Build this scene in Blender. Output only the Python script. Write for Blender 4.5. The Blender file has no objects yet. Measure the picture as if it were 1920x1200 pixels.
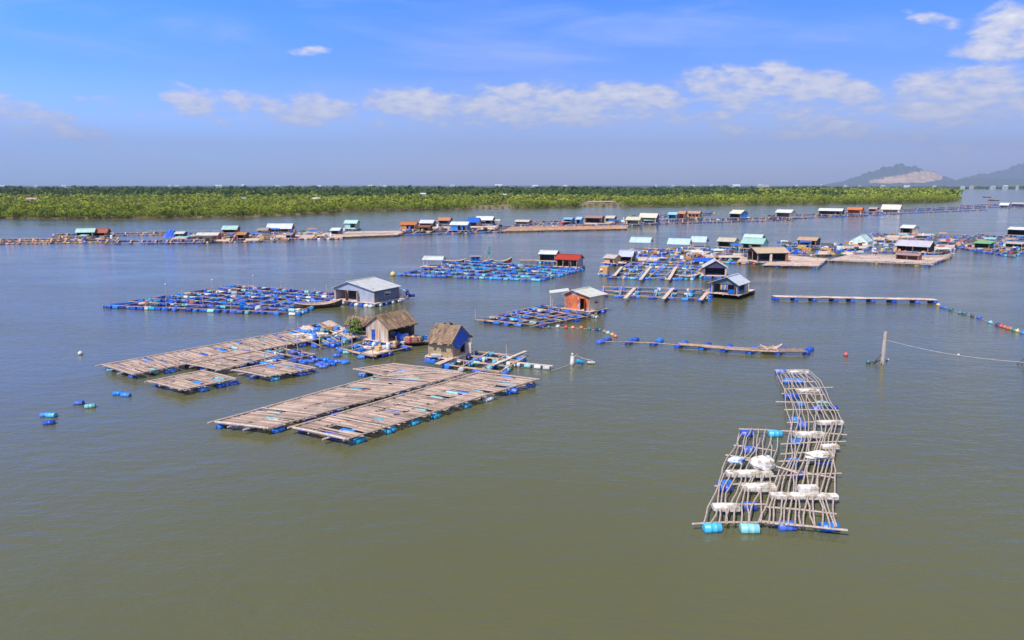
import bpy, math, random
import numpy as np
from mathutils import Vector, Matrix
R = math.radians
rnd = random.Random(7)
C = bpy.context.scene.collection
SC = bpy.context.scene

# ------------------------------------------------------------------ camera
H = 17.0                       # height of the bridge the picture is taken from
FPX = 1387.0                   # focal length in photo pixels (1920 wide)
HOR = 347.0
TH = math.atan((600 - HOR) / FPX)
cd = bpy.data.cameras.new('camera'); cam = bpy.data.objects.new('camera', cd); C.objects.link(cam)
cam.location = (0, 0, H); cam.rotation_euler = (math.pi / 2 - TH, 0, 0)
cd.sensor_width = 36; cd.lens = 36 * FPX / 1920; cd.clip_start = .1; cd.clip_end = 60000
SC.camera = cam
SC.view_settings.view_transform = 'Standard'; SC.view_settings.look = 'None'
SC.view_settings.exposure = 0; SC.view_settings.gamma = 1
SC.cycles.volume_bounces = 0; SC.cycles.max_bounces = 6
SC.cycles.use_denoising = True

# ------------------------------------------------------------------ sun and sky
SUN_EL, SUN_AZ = R(52), R(-143)          # azimuth from +Y, clockwise: behind and to the left
sl = bpy.data.lights.new('sun', 'SUN'); sl.energy = 5.0; sl.angle = R(.5); sl.color = (1, .95, .86)
so = bpy.data.objects.new('sun', sl); C.objects.link(so)
sd = Vector((math.sin(SUN_AZ) * math.cos(SUN_EL), math.cos(SUN_AZ) * math.cos(SUN_EL), math.sin(SUN_EL)))
so.rotation_euler = sd.to_track_quat('Z', 'Y').to_euler()
W = bpy.data.worlds.new('World'); SC.world = W; W.use_nodes = True
nt = W.node_tree; nt.nodes.clear()
def N(t, **k):
    n = nt.nodes.new(t)
    for a, b in k.items(): setattr(n, a, b)
    return n
def L(a, b): nt.links.new(a, b)
def setin(n, i, v):
    if hasattr(v, 'links') or isinstance(v, bpy.types.NodeSocket): L(v, n.inputs[i])
    else: n.inputs[i].default_value = v
def M(op, a, b=0.0, c=0.0, clamp=False):
    n = N('ShaderNodeMath', operation=op, use_clamp=clamp)
    setin(n, 0, a); setin(n, 1, b)
    if op in ('MULTIPLY_ADD', 'SMOOTH_MIN', 'SMOOTH_MAX'): setin(n, 2, c)
    return n.outputs[0]
def MIX(f, a, b, bt='MIX'):
    n = N('ShaderNodeMix', data_type='RGBA', blend_type=bt)
    setin(n, 0, f); setin(n, 6, a); setin(n, 7, b)
    return n.outputs[2]
def RAMP(f, st):
    n = N('ShaderNodeValToRGB'); e = n.color_ramp.elements
    while len(e) < len(st): e.new(.5)
    for k, (p, c) in enumerate(st):
        e[k].position = p; e[k].color = c if len(c) == 4 else (*c, 1)
    setin(n, 0, f); return n.outputs[0]
def NOISE(vec, scale, det=4, rough=.55, dist=0.0):
    n = N('ShaderNodeTexNoise'); L(vec, n.inputs['Vector'])
    n.inputs['Scale'].default_value = scale; n.inputs['Detail'].default_value = det
    n.inputs['Roughness'].default_value = rough; n.inputs['Distortion'].default_value = dist
    return n.outputs[0]
sky = N('ShaderNodeTexSky', sky_type='NISHITA', sun_disc=False)
sky.sun_elevation = SUN_EL; sky.sun_rotation = SUN_AZ
sky.air_density = 1.0; sky.dust_density = .4; sky.ozone_density = 3.0
tc = N('ShaderNodeTexCoord'); sep = N('ShaderNodeSeparateXYZ'); L(tc.outputs['Generated'], sep.inputs[0])
az = M('ARCTAN2', sep.outputs[0], sep.outputs[1]); el = M('ARCSINE', sep.outputs[2])
def AE(px, py):                # photo pixel -> azimuth, elevation of that bit of sky
    d = Vector((0, math.cos(TH), -math.sin(TH))) + Vector((1, 0, 0)) * ((px - 960) / FPX) + Vector((0, math.sin(TH), math.cos(TH))) * ((600 - py) / FPX)
    d.normalize(); return math.atan2(d.x, d.y), math.asin(d.z)
# clear sky tint by height and side, greyed above the view for water reflections (bluer and deeper ahead, paler to the left)
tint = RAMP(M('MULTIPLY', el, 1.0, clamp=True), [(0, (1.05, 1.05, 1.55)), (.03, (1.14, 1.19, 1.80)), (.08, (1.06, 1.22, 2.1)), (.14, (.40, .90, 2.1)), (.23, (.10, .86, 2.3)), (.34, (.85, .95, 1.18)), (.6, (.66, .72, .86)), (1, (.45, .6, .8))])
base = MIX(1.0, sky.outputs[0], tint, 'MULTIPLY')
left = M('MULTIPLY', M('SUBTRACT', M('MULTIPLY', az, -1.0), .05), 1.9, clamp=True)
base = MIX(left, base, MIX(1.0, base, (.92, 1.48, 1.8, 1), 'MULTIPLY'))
cv = N('ShaderNodeCombineXYZ'); L(az, cv.inputs[0]); L(M('MULTIPLY', el, 2.3), cv.inputs[1])
nz = NOISE(cv.outputs[0], 17, 9, .6, .3); nz2 = NOISE(cv.outputs[0], 48, 6, .6)
nzz = M('ADD', M('MULTIPLY', M('SUBTRACT', nz, .5), 2.6), M('MULTIPLY', M('SUBTRACT', nz2, .5), .8))
clouds = [(357,193,46,17,1.1,-.2),(595,200,52,22,.95,-.15),(640,200,34,17,.95,.1),(500,205,95,26,.75,-.1),(775,192,86,24,1.2,0),(905,195,70,26,.85,0),(1000,196,125,38,1.05,0),
 (1150,196,112,34,1.1,0),(968,163,24,9,.7,0),(1085,184,40,13,.95,0),(1175,178,50,16,.8,0),(1375,165,88,30,1.05,-.12),(1455,182,75,22,.9,-.1),(1480,140,42,16,1.0,-.3),(1555,163,92,22,1.1,-.22),
 (1470,208,95,15,.75,-.1),(1335,217,36,9,.9,0),(1800,158,98,25,1.05,0),(1895,62,52,32,1.3,0),(1880,88,60,16,1.1,0),(1755,38,45,12,.85,-.3),(1640,208,190,14,.8,0),(1850,205,120,18,.9,0),(1860,225,90,12,.85,0),
 (1572,233,34,9,.85,0),(1378,252,18,9,.8,0),(1470,247,50,9,.7,0),(1650,253,55,12,.62,0),(1885,271,80,8,.55,0),(1785,281,28,7,.6,0),(55,225,110,32,.7,-.2),(200,190,50,10,.3,0),(575,97,38,9,.55,.1),(340,165,40,13,.32,-.4),(650,225,300,24,.25,0),(1725,262,40,10,.5,0),(1080,222,420,20,.42,0),(1620,228,330,30,.5,0),(560,222,330,20,.38,0),(1480,205,90,12,.85,0)]
tot = None
for (px, py, rx, ry, s, sl_) in clouds:
    a0, e0 = AE(px, py); ra = rx / FPX * 1.12; re = ry / FPX * 1.1
    da = M('SUBTRACT', az, a0); de = M('SUBTRACT', el, e0)
    de = M('SUBTRACT', de, M('MULTIPLY', da, sl_))
    q = M('ADD', M('POWER', M('ABSOLUTE', M('DIVIDE', da, ra)), 2.0), M('POWER', M('ABSOLUTE', M('DIVIDE', de, re)), 2.0))
    v = M('ADD', M('MINIMUM', M('SUBTRACT', 1.05, q), .75), (s - .9) * .85)
    tot = v if tot is None else M('MAXIMUM', tot, v)
dens = M('ADD', tot, M('ADD', M('MULTIPLY', M('SUBTRACT', nz, .5), 3.3), M('MULTIPLY', M('SUBTRACT', nz2, .5), 1.5)))
dn = N('ShaderNodeMapRange', interpolation_type='SMOOTHSTEP'); L(dens, dn.inputs[0])
dn.inputs[1].default_value = -.15; dn.inputs[2].default_value = .95
alpha = dn.outputs[0]
# thin high veils
cv2 = N('ShaderNodeCombineXYZ'); L(M('ADD', az, M('MULTIPLY', el, .8)), cv2.inputs[0]); L(M('MULTIPLY', el, 5.0), cv2.inputs[1])
veil = NOISE(cv2.outputs[0], 3.4, 7, .6, .6)
va0, ve0 = AE(1000, 80)
vq = M('SUBTRACT', 1.0, M('ADD', M('POWER', M('DIVIDE', M('SUBTRACT', az, va0), .20), 2.0), M('POWER', M('DIVIDE', M('SUBTRACT', el, ve0), .075), 2.0)), clamp=True)
vm = N('ShaderNodeMapRange', interpolation_type='SMOOTHSTEP'); L(M('ADD', veil, M('MULTIPLY', vq, .16)), vm.inputs[0])
vm.inputs[1].default_value = .46; vm.inputs[2].default_value = .85
vmul = M('MULTIPLY', vm.outputs[0], .58)
top = M('MULTIPLY', M('ADD', nz2, M('MULTIPLY', M('SUBTRACT', dens, .9), .45)), 1.0, clamp=True)
ccol = MIX(top, (5.6, 6.1, 8.3, 1), (12.6, 11.8, 10.6, 1))
full = MIX(vmul, base, (5.6, 6.9, 10.5, 1))
# unseen grey white cloud bank, added high on the right to grey the water
unseen_bank = M('MULTIPLY', M('MULTIPLY', M('SUBTRACT', el, .27), 5.0, clamp=True), M('MULTIPLY', M('ADD', az, .25), 1.6, clamp=True))
full = MIX(M('MULTIPLY', M('MULTIPLY', unseen_bank, M('MULTIPLY', veil, 1.6, clamp=True)), .8), full, (5.6, 5.7, 6.2, 1))
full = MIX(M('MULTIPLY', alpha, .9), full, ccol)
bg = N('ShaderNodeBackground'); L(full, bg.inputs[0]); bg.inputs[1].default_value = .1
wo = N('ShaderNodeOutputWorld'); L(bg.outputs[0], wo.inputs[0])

# ------------------------------------------------------------------ helpers
FW = Vector((0, math.cos(TH), -math.sin(TH))); UP = Vector((0, math.sin(TH), math.cos(TH))); RT = Vector((1, 0, 0))
def G(px, py, z=0.0):          # where the sight line through a photo pixel meets height z
    d = FW + RT * ((px - 960) / FPX) + UP * ((600 - py) / FPX)
    return Vector((0, 0, H)) + d * ((z - H) / d.z)
def PM(px, py, z=0.0):         # photo pixels per metre there
    return FPX / (G(px, py, z) - Vector((0, 0, H))).dot(FW)

class MB:
    def __init__(s): s.v = []; s.f = []; s.m = []
    def add(s, vs, fs, m=0):
        b = len(s.v); s.v += [tuple(x) for x in vs]; s.f += [tuple(i + b for i in f) for f in fs]; s.m += [m] * len(fs)
    def box(s, c, sz, rz=0, m=0, tilt=0):
        hx, hy, hz = sz[0] / 2, sz[1] / 2, sz[2] / 2
        mt = Matrix.Rotation(rz, 3, 'Z') @ Matrix.Rotation(tilt, 3, 'Y'); c = Vector(c)
        vs = [c + mt @ Vector((x * hx, y * hy, z * hz)) for z in (-1, 1) for y in (-1, 1) for x in (-1, 1)]
        s.add(vs, [(0, 2, 3, 1), (4, 5, 7, 6), (0, 1, 5, 4), (2, 6, 7, 3), (0, 4, 6, 2), (1, 3, 7, 5)], m)
    def beam(s, a, b, w, h, m=0):
        a, b = Vector(a), Vector(b); d = b - a
        if d.length < 1e-5: return
        d.normalize(); up = Vector((0, 0, 1)) if abs(d.z) < .95 else Vector((0, 1, 0))
        r = d.cross(up).normalized() * (w / 2); u = r.cross(d).normalized() * (h / 2)
        vs = [p + i * r + j * u for p in (a, b) for (i, j) in ((-1, -1), (1, -1), (1, 1), (-1, 1))]
        s.add(vs, [(0, 1, 2, 3), (4, 7, 6, 5), (0, 4, 5, 1), (1, 5, 6, 2), (2, 6, 7, 3), (3, 7, 4, 0)], m)
    def tube(s, pts, rad, n=6, m=0, cap=True):
        pts = [Vector(p) for p in pts]; rings = []
        if not hasattr(rad, '__len__'): rad = [rad] * len(pts)
        for i, p in enumerate(pts):
            d = (pts[min(i + 1, len(pts) - 1)] - pts[max(i - 1, 0)]).normalized()
            up = Vector((0, 0, 1)) if abs(d.z) < .9 else Vector((1, 0, 0))
            r = d.cross(up).normalized(); u = r.cross(d)
            rings.append([p + (r * math.cos(k * 2 * math.pi / n) + u * math.sin(k * 2 * math.pi / n)) * rad[i] for k in range(n)])
        vs = [q for r_ in rings for q in r_]; fs = []
        for i in range(len(pts) - 1):
            for k in range(n): fs.append((i * n + k, i * n + (k + 1) % n, (i + 1) * n + (k + 1) % n, (i + 1) * n + k))
        if cap: fs.append(tuple(range(n))[::-1]); fs.append(tuple((len(pts) - 1) * n + k for k in range(n)))
        s.add(vs, fs, m)
    def prism(s, poly, z0, z1, m=0):
        n = len(poly); vs = [(p[0], p[1], z0) for p in poly] + [(p[0], p[1], z1) for p in poly]
        s.add(vs, [tuple(range(n))[::-1], tuple(range(n, 2 * n))] + [(i, (i + 1) % n, n + (i + 1) % n, n + i) for i in range(n)], m)
    def slab(s, pts, t, m=0):          # a plate through 3 or 4 points, thickened downwards
        n = len(pts); pts = [Vector(p) for p in pts]; nn = (pts[1] - pts[0]).cross(pts[2] - pts[0]).normalized()
        if nn.z < 0: nn = -nn
        lo = [p - nn * t for p in pts]
        s.add(pts + lo, [tuple(range(n)), tuple(range(n, 2 * n))[::-1]] + [(i, i + n, (i + 1) % n + n, (i + 1) % n) for i in range(n)], m)
    def ball(s, c, r, m=0, sz=(1, 1, 1), n=10, jit=0):
        vs = []; fs = []; k = n // 2; c = Vector(c)
        for i in range(k + 1):
            a = math.pi * i / k
            for j in range(n):
                b = 2 * math.pi * j / n; q = r * (1 + rnd.uniform(-jit, jit))
                vs.append(c + Vector((math.sin(a) * math.cos(b) * q * sz[0], math.sin(a) * math.sin(b) * q * sz[1], math.cos(a) * q * sz[2])))
        for i in range(k):
            for j in range(n): fs.append((i * n + j, (i + 1) * n + j, (i + 1) * n + (j + 1) % n, i * n + (j + 1) % n))
        s.add(vs, fs, m)
    def mesh(s, name, mats, smooth=False):
        me = bpy.data.meshes.new(name); me.from_pydata(s.v, [], s.f)
        for m_ in (mats if isinstance(mats, (list, tuple)) else [mats]): me.materials.append(m_)
        me.polygons.foreach_set('material_index', s.m)
        if smooth: me.polygons.foreach_set('use_smooth', [True] * len(s.f))
        me.update(); return me
    def build(s, name, mats, parent=None, smooth=False):
        o = bpy.data.objects.new(name, s.mesh(name, mats, smooth)); C.objects.link(o)
        if parent: o.parent = parent
        return o
def tag(o, label=None, cat=None, group=None, kind=None):
    if label: o['label'] = label
    if cat: o['category'] = cat
    if group: o['group'] = group
    if kind: o['kind'] = kind
    return o
def thing(name, label, cat, loc=(0, 0, 0), rz=0, group=None):
    o = bpy.data.objects.new(name, None); C.objects.link(o); o.location = loc; o.rotation_euler = (0, 0, rz)
    o.empty_display_size = .3
    return tag(o, label, cat, group)
def inst(name, me, parent=None, loc=(0, 0, 0), rot=(0, 0, 0), sc=(1, 1, 1)):
    o = bpy.data.objects.new(name, me); C.objects.link(o); o.parent = parent
    o.location = loc; o.rotation_euler = rot; o.scale = sc; return o

# ------------------------------------------------------------------ materials
def mat(name, col, rough=.7, var=.25, scale=(1, 1, 1), nscale=3, spec=.3, bump=0, col2=None, island=0.0, stain=None, wave=None, metal=0, coord='Object', orand=False, algae=False):
    global nt
    m = bpy.data.materials.new(name); m.use_nodes = True; nt = m.node_tree; nt.nodes.clear()
    t = N('ShaderNodeTexCoord'); mp = N('ShaderNodeMapping'); L(t.outputs[coord], mp.inputs[0]); mp.inputs['Scale'].default_value = scale
    n1 = NOISE(mp.outputs[0], nscale, 5, .6)
    fac = N('ShaderNodeMapRange'); L(n1, fac.inputs[0]); fac.inputs[1].default_value = .3; fac.inputs[2].default_value = .7
    c2 = col2 or tuple(x * (1 - var) for x in col)
    c = MIX(fac.outputs[0], (*[min(1, x * (1 + var * .5)) for x in col], 1), (*c2, 1))
    if island:
        g = N('ShaderNodeNewGeometry')
        mr = N('ShaderNodeMapRange'); L(g.outputs['Random Per Island'], mr.inputs[0]); mr.inputs[3].default_value = 1 - island; mr.inputs[4].default_value = 1 + island
        cc = N('ShaderNodeCombineXYZ'); [L(mr.outputs[0], cc.inputs[k]) for k in range(3)]
        c = MIX(1.0, c, cc.outputs[0], 'MULTIPLY')
    if stain:
        n2 = NOISE(mp.outputs[0], stain[1], 6, .65)
        sf = N('ShaderNodeMapRange'); L(n2, sf.inputs[0]); sf.inputs[1].default_value = stain[2]; sf.inputs[2].default_value = stain[2] + .12
        c = MIX(sf.outputs[0], c, (*stain[0], 1))
    if orand:
        oi = N('ShaderNodeObjectInfo'); c = MIX(M('MULTIPLY', oi.outputs['Random'], .16), c, (.45, .50, .55, 1))
        mr = N('ShaderNodeMapRange'); L(M('FRACT', M('MULTIPLY', oi.outputs['Random'], 7.3)), mr.inputs[0]); mr.inputs[3].default_value = .72; mr.inputs[4].default_value = 1.2
        cc = N('ShaderNodeCombineXYZ'); [L(mr.outputs[0], cc.inputs[k]) for k in range(3)]; c = MIX(1.0, c, cc.outputs[0], 'MULTIPLY')
    if algae:          # slime line just above the water
        g2 = N('ShaderNodeNewGeometry'); sz_ = N('ShaderNodeSeparateXYZ'); L(g2.outputs['Position'], sz_.inputs[0])
        af = N('ShaderNodeMapRange'); L(M('ADD', sz_.outputs[2], M('MULTIPLY', M('SUBTRACT', n1, .5), .14)), af.inputs[0]); af.inputs[1].default_value = .10; af.inputs[2].default_value = .03; af.inputs[3].default_value = 0; af.inputs[4].default_value = .8
        c = MIX(af.outputs[0], c, (.045, .05, .025, 1))
    b = N('ShaderNodeBsdfPrincipled'); L(c, b.inputs['Base Color']); b.inputs['Roughness'].default_value = rough
    b.inputs['Specular IOR Level'].default_value = spec; b.inputs['Metallic'].default_value = metal
    hgt = None
    if wave:
        wv = N('ShaderNodeTexWave', bands_direction=wave[0]); L(t.outputs[coord], wv.inputs[0]); wv.inputs['Scale'].default_value = wave[1]
        hgt = wv.outputs[1]
    elif bump: hgt = n1
    if hgt is not None:
        bp = N('ShaderNodeBump'); L(hgt, bp.inputs['Height']); bp.inputs['Strength'].default_value = bump or .5; bp.inputs['Distance'].default_value = .05
        L(bp.outputs[0], b.inputs['Normal'])
    o = N('ShaderNodeOutputMaterial'); L(b.outputs[0], o.inputs[0]); return m
SLAT = mat('split_bamboo', (.50, .35, .265), .8, .3, (1, 1, 1), 1.1, island=.42, col2=(.34, .235, .175))
POLE = mat('bamboo_pole', (.56, .44, .36), .75, .3, (2, 2, 2), 3, island=.2, col2=(.34, .25, .2))
PLANK = mat('weathered_plank', (.54, .35, .23), .85, .35, (1, 1, 1), 2.5, island=.45, col2=(.27, .17, .11))
PLANKL = mat('pale_plank', (.72, .54, .42), .85, .3, (1, 1, 1), 2.5, island=.3, col2=(.46, .32, .24))
DARKW = mat('dark_wet_wood', (.10, .075, .055), .7, .4, (1, 1, 1), 3, island=.3)
REDW = mat('red_brown_wood', (.38, .13, .06), .75, .35, (1, 1, 4), 3, island=.2)
FOAM = mat('dirty_foam', (.76, .69, .60), .9, .25, (1, 1, 1), 2.5, bump=.6, stain=((.36, .28, .18), 2.6, .50))
THATCH = mat('palm_thatch', (.31, .20, .125), .95, .35, (1, 1, 1), 7, bump=.9, island=.45, col2=(.14, .09, .055))
WOVEN = mat('woven_palm_wall', (.50, .35, .19), .9, .3, (1, 1, 1), 6, bump=.8, col2=(.25, .16, .085), stain=((.2, .13, .09), 1.3, .62))
ROPE = mat('rope', (.42, .38, .32), .9, .2)
def barrelmat(n, c, d): return mat(n, c, .38, .12, (1, 1, 1), 2.2, spec=.5, stain=(tuple(x * d for x in c), 2.6, .58), orand=True, algae=True)
BC = {'blue': barrelmat('blue_plastic', (.008, .088, .56), .55), 'azure': barrelmat('azure_plastic', (.008, .21, .74), .6), 'navy': barrelmat('navy_plastic', (.008, .02, .26), .5),
      'cyan': barrelmat('cyan_plastic', (.015, .42, .66), .6), 'aqua': barrelmat('aqua_plastic', (.26, .64, .62), .7), 'white': barrelmat('white_plastic', (.72, .74, .72), .6),
      'orange': barrelmat('orange_plastic', (.72, .30, .07), .6), 'yellow': barrelmat('yellow_plastic', (.78, .50, .12), .7), 'dark': barrelmat('dark_plastic', (.03, .04, .06), .6),
      'red': barrelmat('red_plastic', (.66, .06, .05), .6), 'teal': barrelmat('teal_plastic', (.01, .16, .18), .6), 'salmon': barrelmat('salmon_plastic', (.72, .25, .16), .7)}
_mm = {}
def metalroof(c, rust=None, ax='X'):
    k = ('r', c, ax)
    if k not in _mm: _mm[k] = mat('corrugated_roof', tuple(x * .84 for x in c), .55, .14, (1, 1, 1), 1.2, spec=.15, wave=(ax, 3.2), bump=.5, stain=(rust or tuple(x * .45 + y * .30 for x, y in zip(c, (.42, .24, .14))), 1.1, .57))
    return _mm[k]
def paint(c, var=.2, st=None):
    k = ('p', c)
    if k not in _mm: _mm[k] = mat('painted_sheet', c, .6, var, (1, 1, .6), 1.6, stain=(st or tuple(x * .55 for x in c), 2.1, .60), wave=('X', 2.2), bump=.35)
    return _mm[k]
DARKIN = mat('dark_tarpaulin', (.035, .035, .04), .7, .3)
TARPB = mat('blue_tarpaulin', (.01, .09, .55), .45, .3, (1, 1, 1), 3, spec=.5, bump=.9, stain=((.02, .22, .7), 2.4, .55))
LEAFG = mat('shrub_leaves', (.14, .24, .03), .6, .4, island=.5)

def barrel_mesh(key):
    mb = MB(); n = 14; r = .29; l = .46; prof = [(-l, .20), (-l, .265), (-l + .03, r), (-.17, r), (-.15, r + .018), (-.13, r), (.13, r), (.15, r + .018), (.17, r), (l - .03, r), (l, .265), (l, .20)]
    vs = []; fs = []
    for (x, q) in prof:
        for k in range(n): vs.append((x, q * math.cos(2 * math.pi * k / n), q * math.sin(2 * math.pi * k / n)))
    for i in range(len(prof) - 1):
        for k in range(n): fs.append((i * n + k, (i + 1) * n + k, (i + 1) * n + (k + 1) % n, i * n + (k + 1) % n))
    fs.append(tuple(range(n))); fs.append(tuple(len(vs) - 1 - k for k in range(n)))
    mb.add(vs, fs); mb.box((l + .01, .1, .12), (.03, .06, .06)); return mb.mesh('barrel', BC[key], False)
BM = {k: barrel_mesh(k) for k in BC}
for me_ in BM.values():
    for p in me_.polygons: p.use_smooth = len(p.vertices) == 4
BASE_PAL = ['blue'] * 6 + ['azure'] * 3 + ['navy'] * 2 + ['cyan', 'aqua', 'white', 'azure']
def barrels(parent, spots, pal, cap=100, k_=1.0):
    """spots: (local vec, heading). The nearest ones become parts of their own, the rest one part."""
    org = Vector(parent.location)
    sp = sorted(spots, key=lambda s: (Vector(s[0]) + org).length)
    for (p, h) in sp[:cap]:
        inst('barrel', BM[rnd.choice(pal)], parent, p, (rnd.uniform(-3, 3), rnd.uniform(-.05, .05), h + rnd.uniform(-.12, .12)), (rnd.uniform(.93, 1.1) * k_, rnd.uniform(.92, 1.08) * k_, rnd.uniform(.92, 1.08) * k_))
    if len(sp) > cap:
        mb = MB(); keys = sorted(set(pal))
        for (p, h) in sp[cap:]:
            d = Vector((math.cos(h), math.sin(h), 0)) * .45
            mb.tube([Vector(p) - d, Vector(p) - d * .93, Vector(p) + d * .93, Vector(p) + d], [.25, .3, .3, .25], 9, keys.index(rnd.choice(pal)))
        o = mb.build('rear_barrels', [BC[k] for k in keys], parent); o['kind'] = 'stuff'
class Quad:                     # L near-left, N nearest, R right, F far corner, in photo pixels on the water
    def __init__(s, q, z=0.0):
        s.w = [G(*p, z) for p in q]
        for p in s.w: p.z = 0; s.c = sum(s.w, Vector()) / 4
    def __call__(s, u, v, z=0.0):   # u: L->N, v: L->F
        a = s.w[0].lerp(s.w[1], u); b = s.w[3].lerp(s.w[2], u); p = a.lerp(b, v) - s.c; p.z = z; return p
    def ulen(s): return (s.w[1] - s.w[0]).length
    def vlen(s): return (s.w[3] - s.w[0]).length
def head(a, b): return math.atan2(b.y - a.y, b.x - a.x)

def cage_raft(name, label, q, nu, nv, pal=BASE_PAL, step=1.5, prob=.8, wood=None, z=.36, pw=.26, group=None, cap=100, posts=6, double=True, cat='raft', filled=0, mids=True, dense=False):
    Q = Quad(q, .3); t = thing(name, label, cat, (Q.c.x, Q.c.y, 0), 0, group); wood = wood or PLANK; pw = pw * (.62 if dense else .8) if double else pw; step = max(1.02, step * .74) if dense else step
    spots = []
    def line(fa, n, mb, m, bar):
        pts = [fa(i / n) for i in range(n + 1)]
        off = rnd.uniform(0, .3)
        for i in range(n):
            a, b = pts[i], pts[i + 1]; d = (b - a); L_ = d.length
            if L_ < .1: continue
            d.normalize(); s = Vector((-d.y, d.x, 0))
            k = max(1, round(L_ / 4.2))
            for j in range(k):
                for sg in ((-1, 1) if double and not m else (0,)):
                    aa = a.lerp(b, j / k) + s * (sg * pw * .62 + rnd.uniform(-.05, .05)) - d * rnd.uniform(0, .35); bb = a.lerp(b, (j + 1) / k) + s * (sg * pw * .62 + rnd.uniform(-.05, .05)) + d * rnd.uniform(0, .35)
                    aa.z += rnd.uniform(-.04, .05) + m * .07; bb.z += rnd.uniform(-.04, .05) + m * .07
                    mb.beam(aa, bb, pw * rnd.uniform(.7, 1.05), .07)
            if bar:
                x = off * step
                while x < L_:
                    if rnd.random() < prob:
                        p = a + d * x + s * rnd.uniform(-.34, .22); p.z = rnd.uniform(.08, .17); spots.append((p, math.atan2(d.y, d.x) if rnd.random() < .75 else math.atan2(s.y, s.x)))
                    x += step * rnd.uniform(.75, 1.25)
    for j in range(nv + 1):
        wk = MB(); v = j / nv + (rnd.uniform(-.15, .15) / nv if 0 < j < nv else 0)
        line(lambda s_: Q(s_, v, z), nu, wk, 0, True); wk.build('walkway', wood, t)
    for i in range(nu + 1):
        cr = MB(); u = i / nu + (rnd.uniform(-.15, .15) / nu if 0 < i < nu else 0)
        line(lambda s_: Q(u, s_, z), nv, cr, 1, mids); cr.build('crossbeam', PLANK, t)
    if posts:
        for k in range(posts):
            pm = MB(); p = Q(rnd.randint(0, nu) / nu, rnd.randint(0, nv) / nv, 0); pm.tube([p, p + Vector((rnd.uniform(-.1, .1), rnd.uniform(-.1, .1), rnd.uniform(.9, 1.9)))], .045, 5); pm.build('mooring_post', POLE, t)
    # dark nets hung inside the cages, their rims just above the water
    for i in range(nu):
        for j in range(nv):
            if rnd.random() < .8:
                c4 = [Q((i + a) / nu, (j + b) / nv, .2) for a, b in ((.12, .12), (.88, .12), (.88, .88), (.12, .88))]
                nm = MB()
                for k in range(4): nm.beam(c4[k], c4[(k + 1) % 4], .05, .10)
                nm.build('net', DARKIN, t)
    if filled:
        fm = MB()
        for i in range(nu):
            for j in range(nv):
                if rnd.random() < filled:
                    n = 9
                    for k in range(n):
                        a = Q((i + .05) / nu, (j + (k + .5) / n) / nv, z + .12); b = Q((i + .95) / nu, (j + (k + .5) / n) / nv, z + .12); fm.beam(a, b, Q.vlen() / nv / n * rnd.uniform(.5, .95), .04)
        fm.build('deck', PLANKL, t)
    barrels(t, spots, pal, cap); return t, Q

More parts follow.
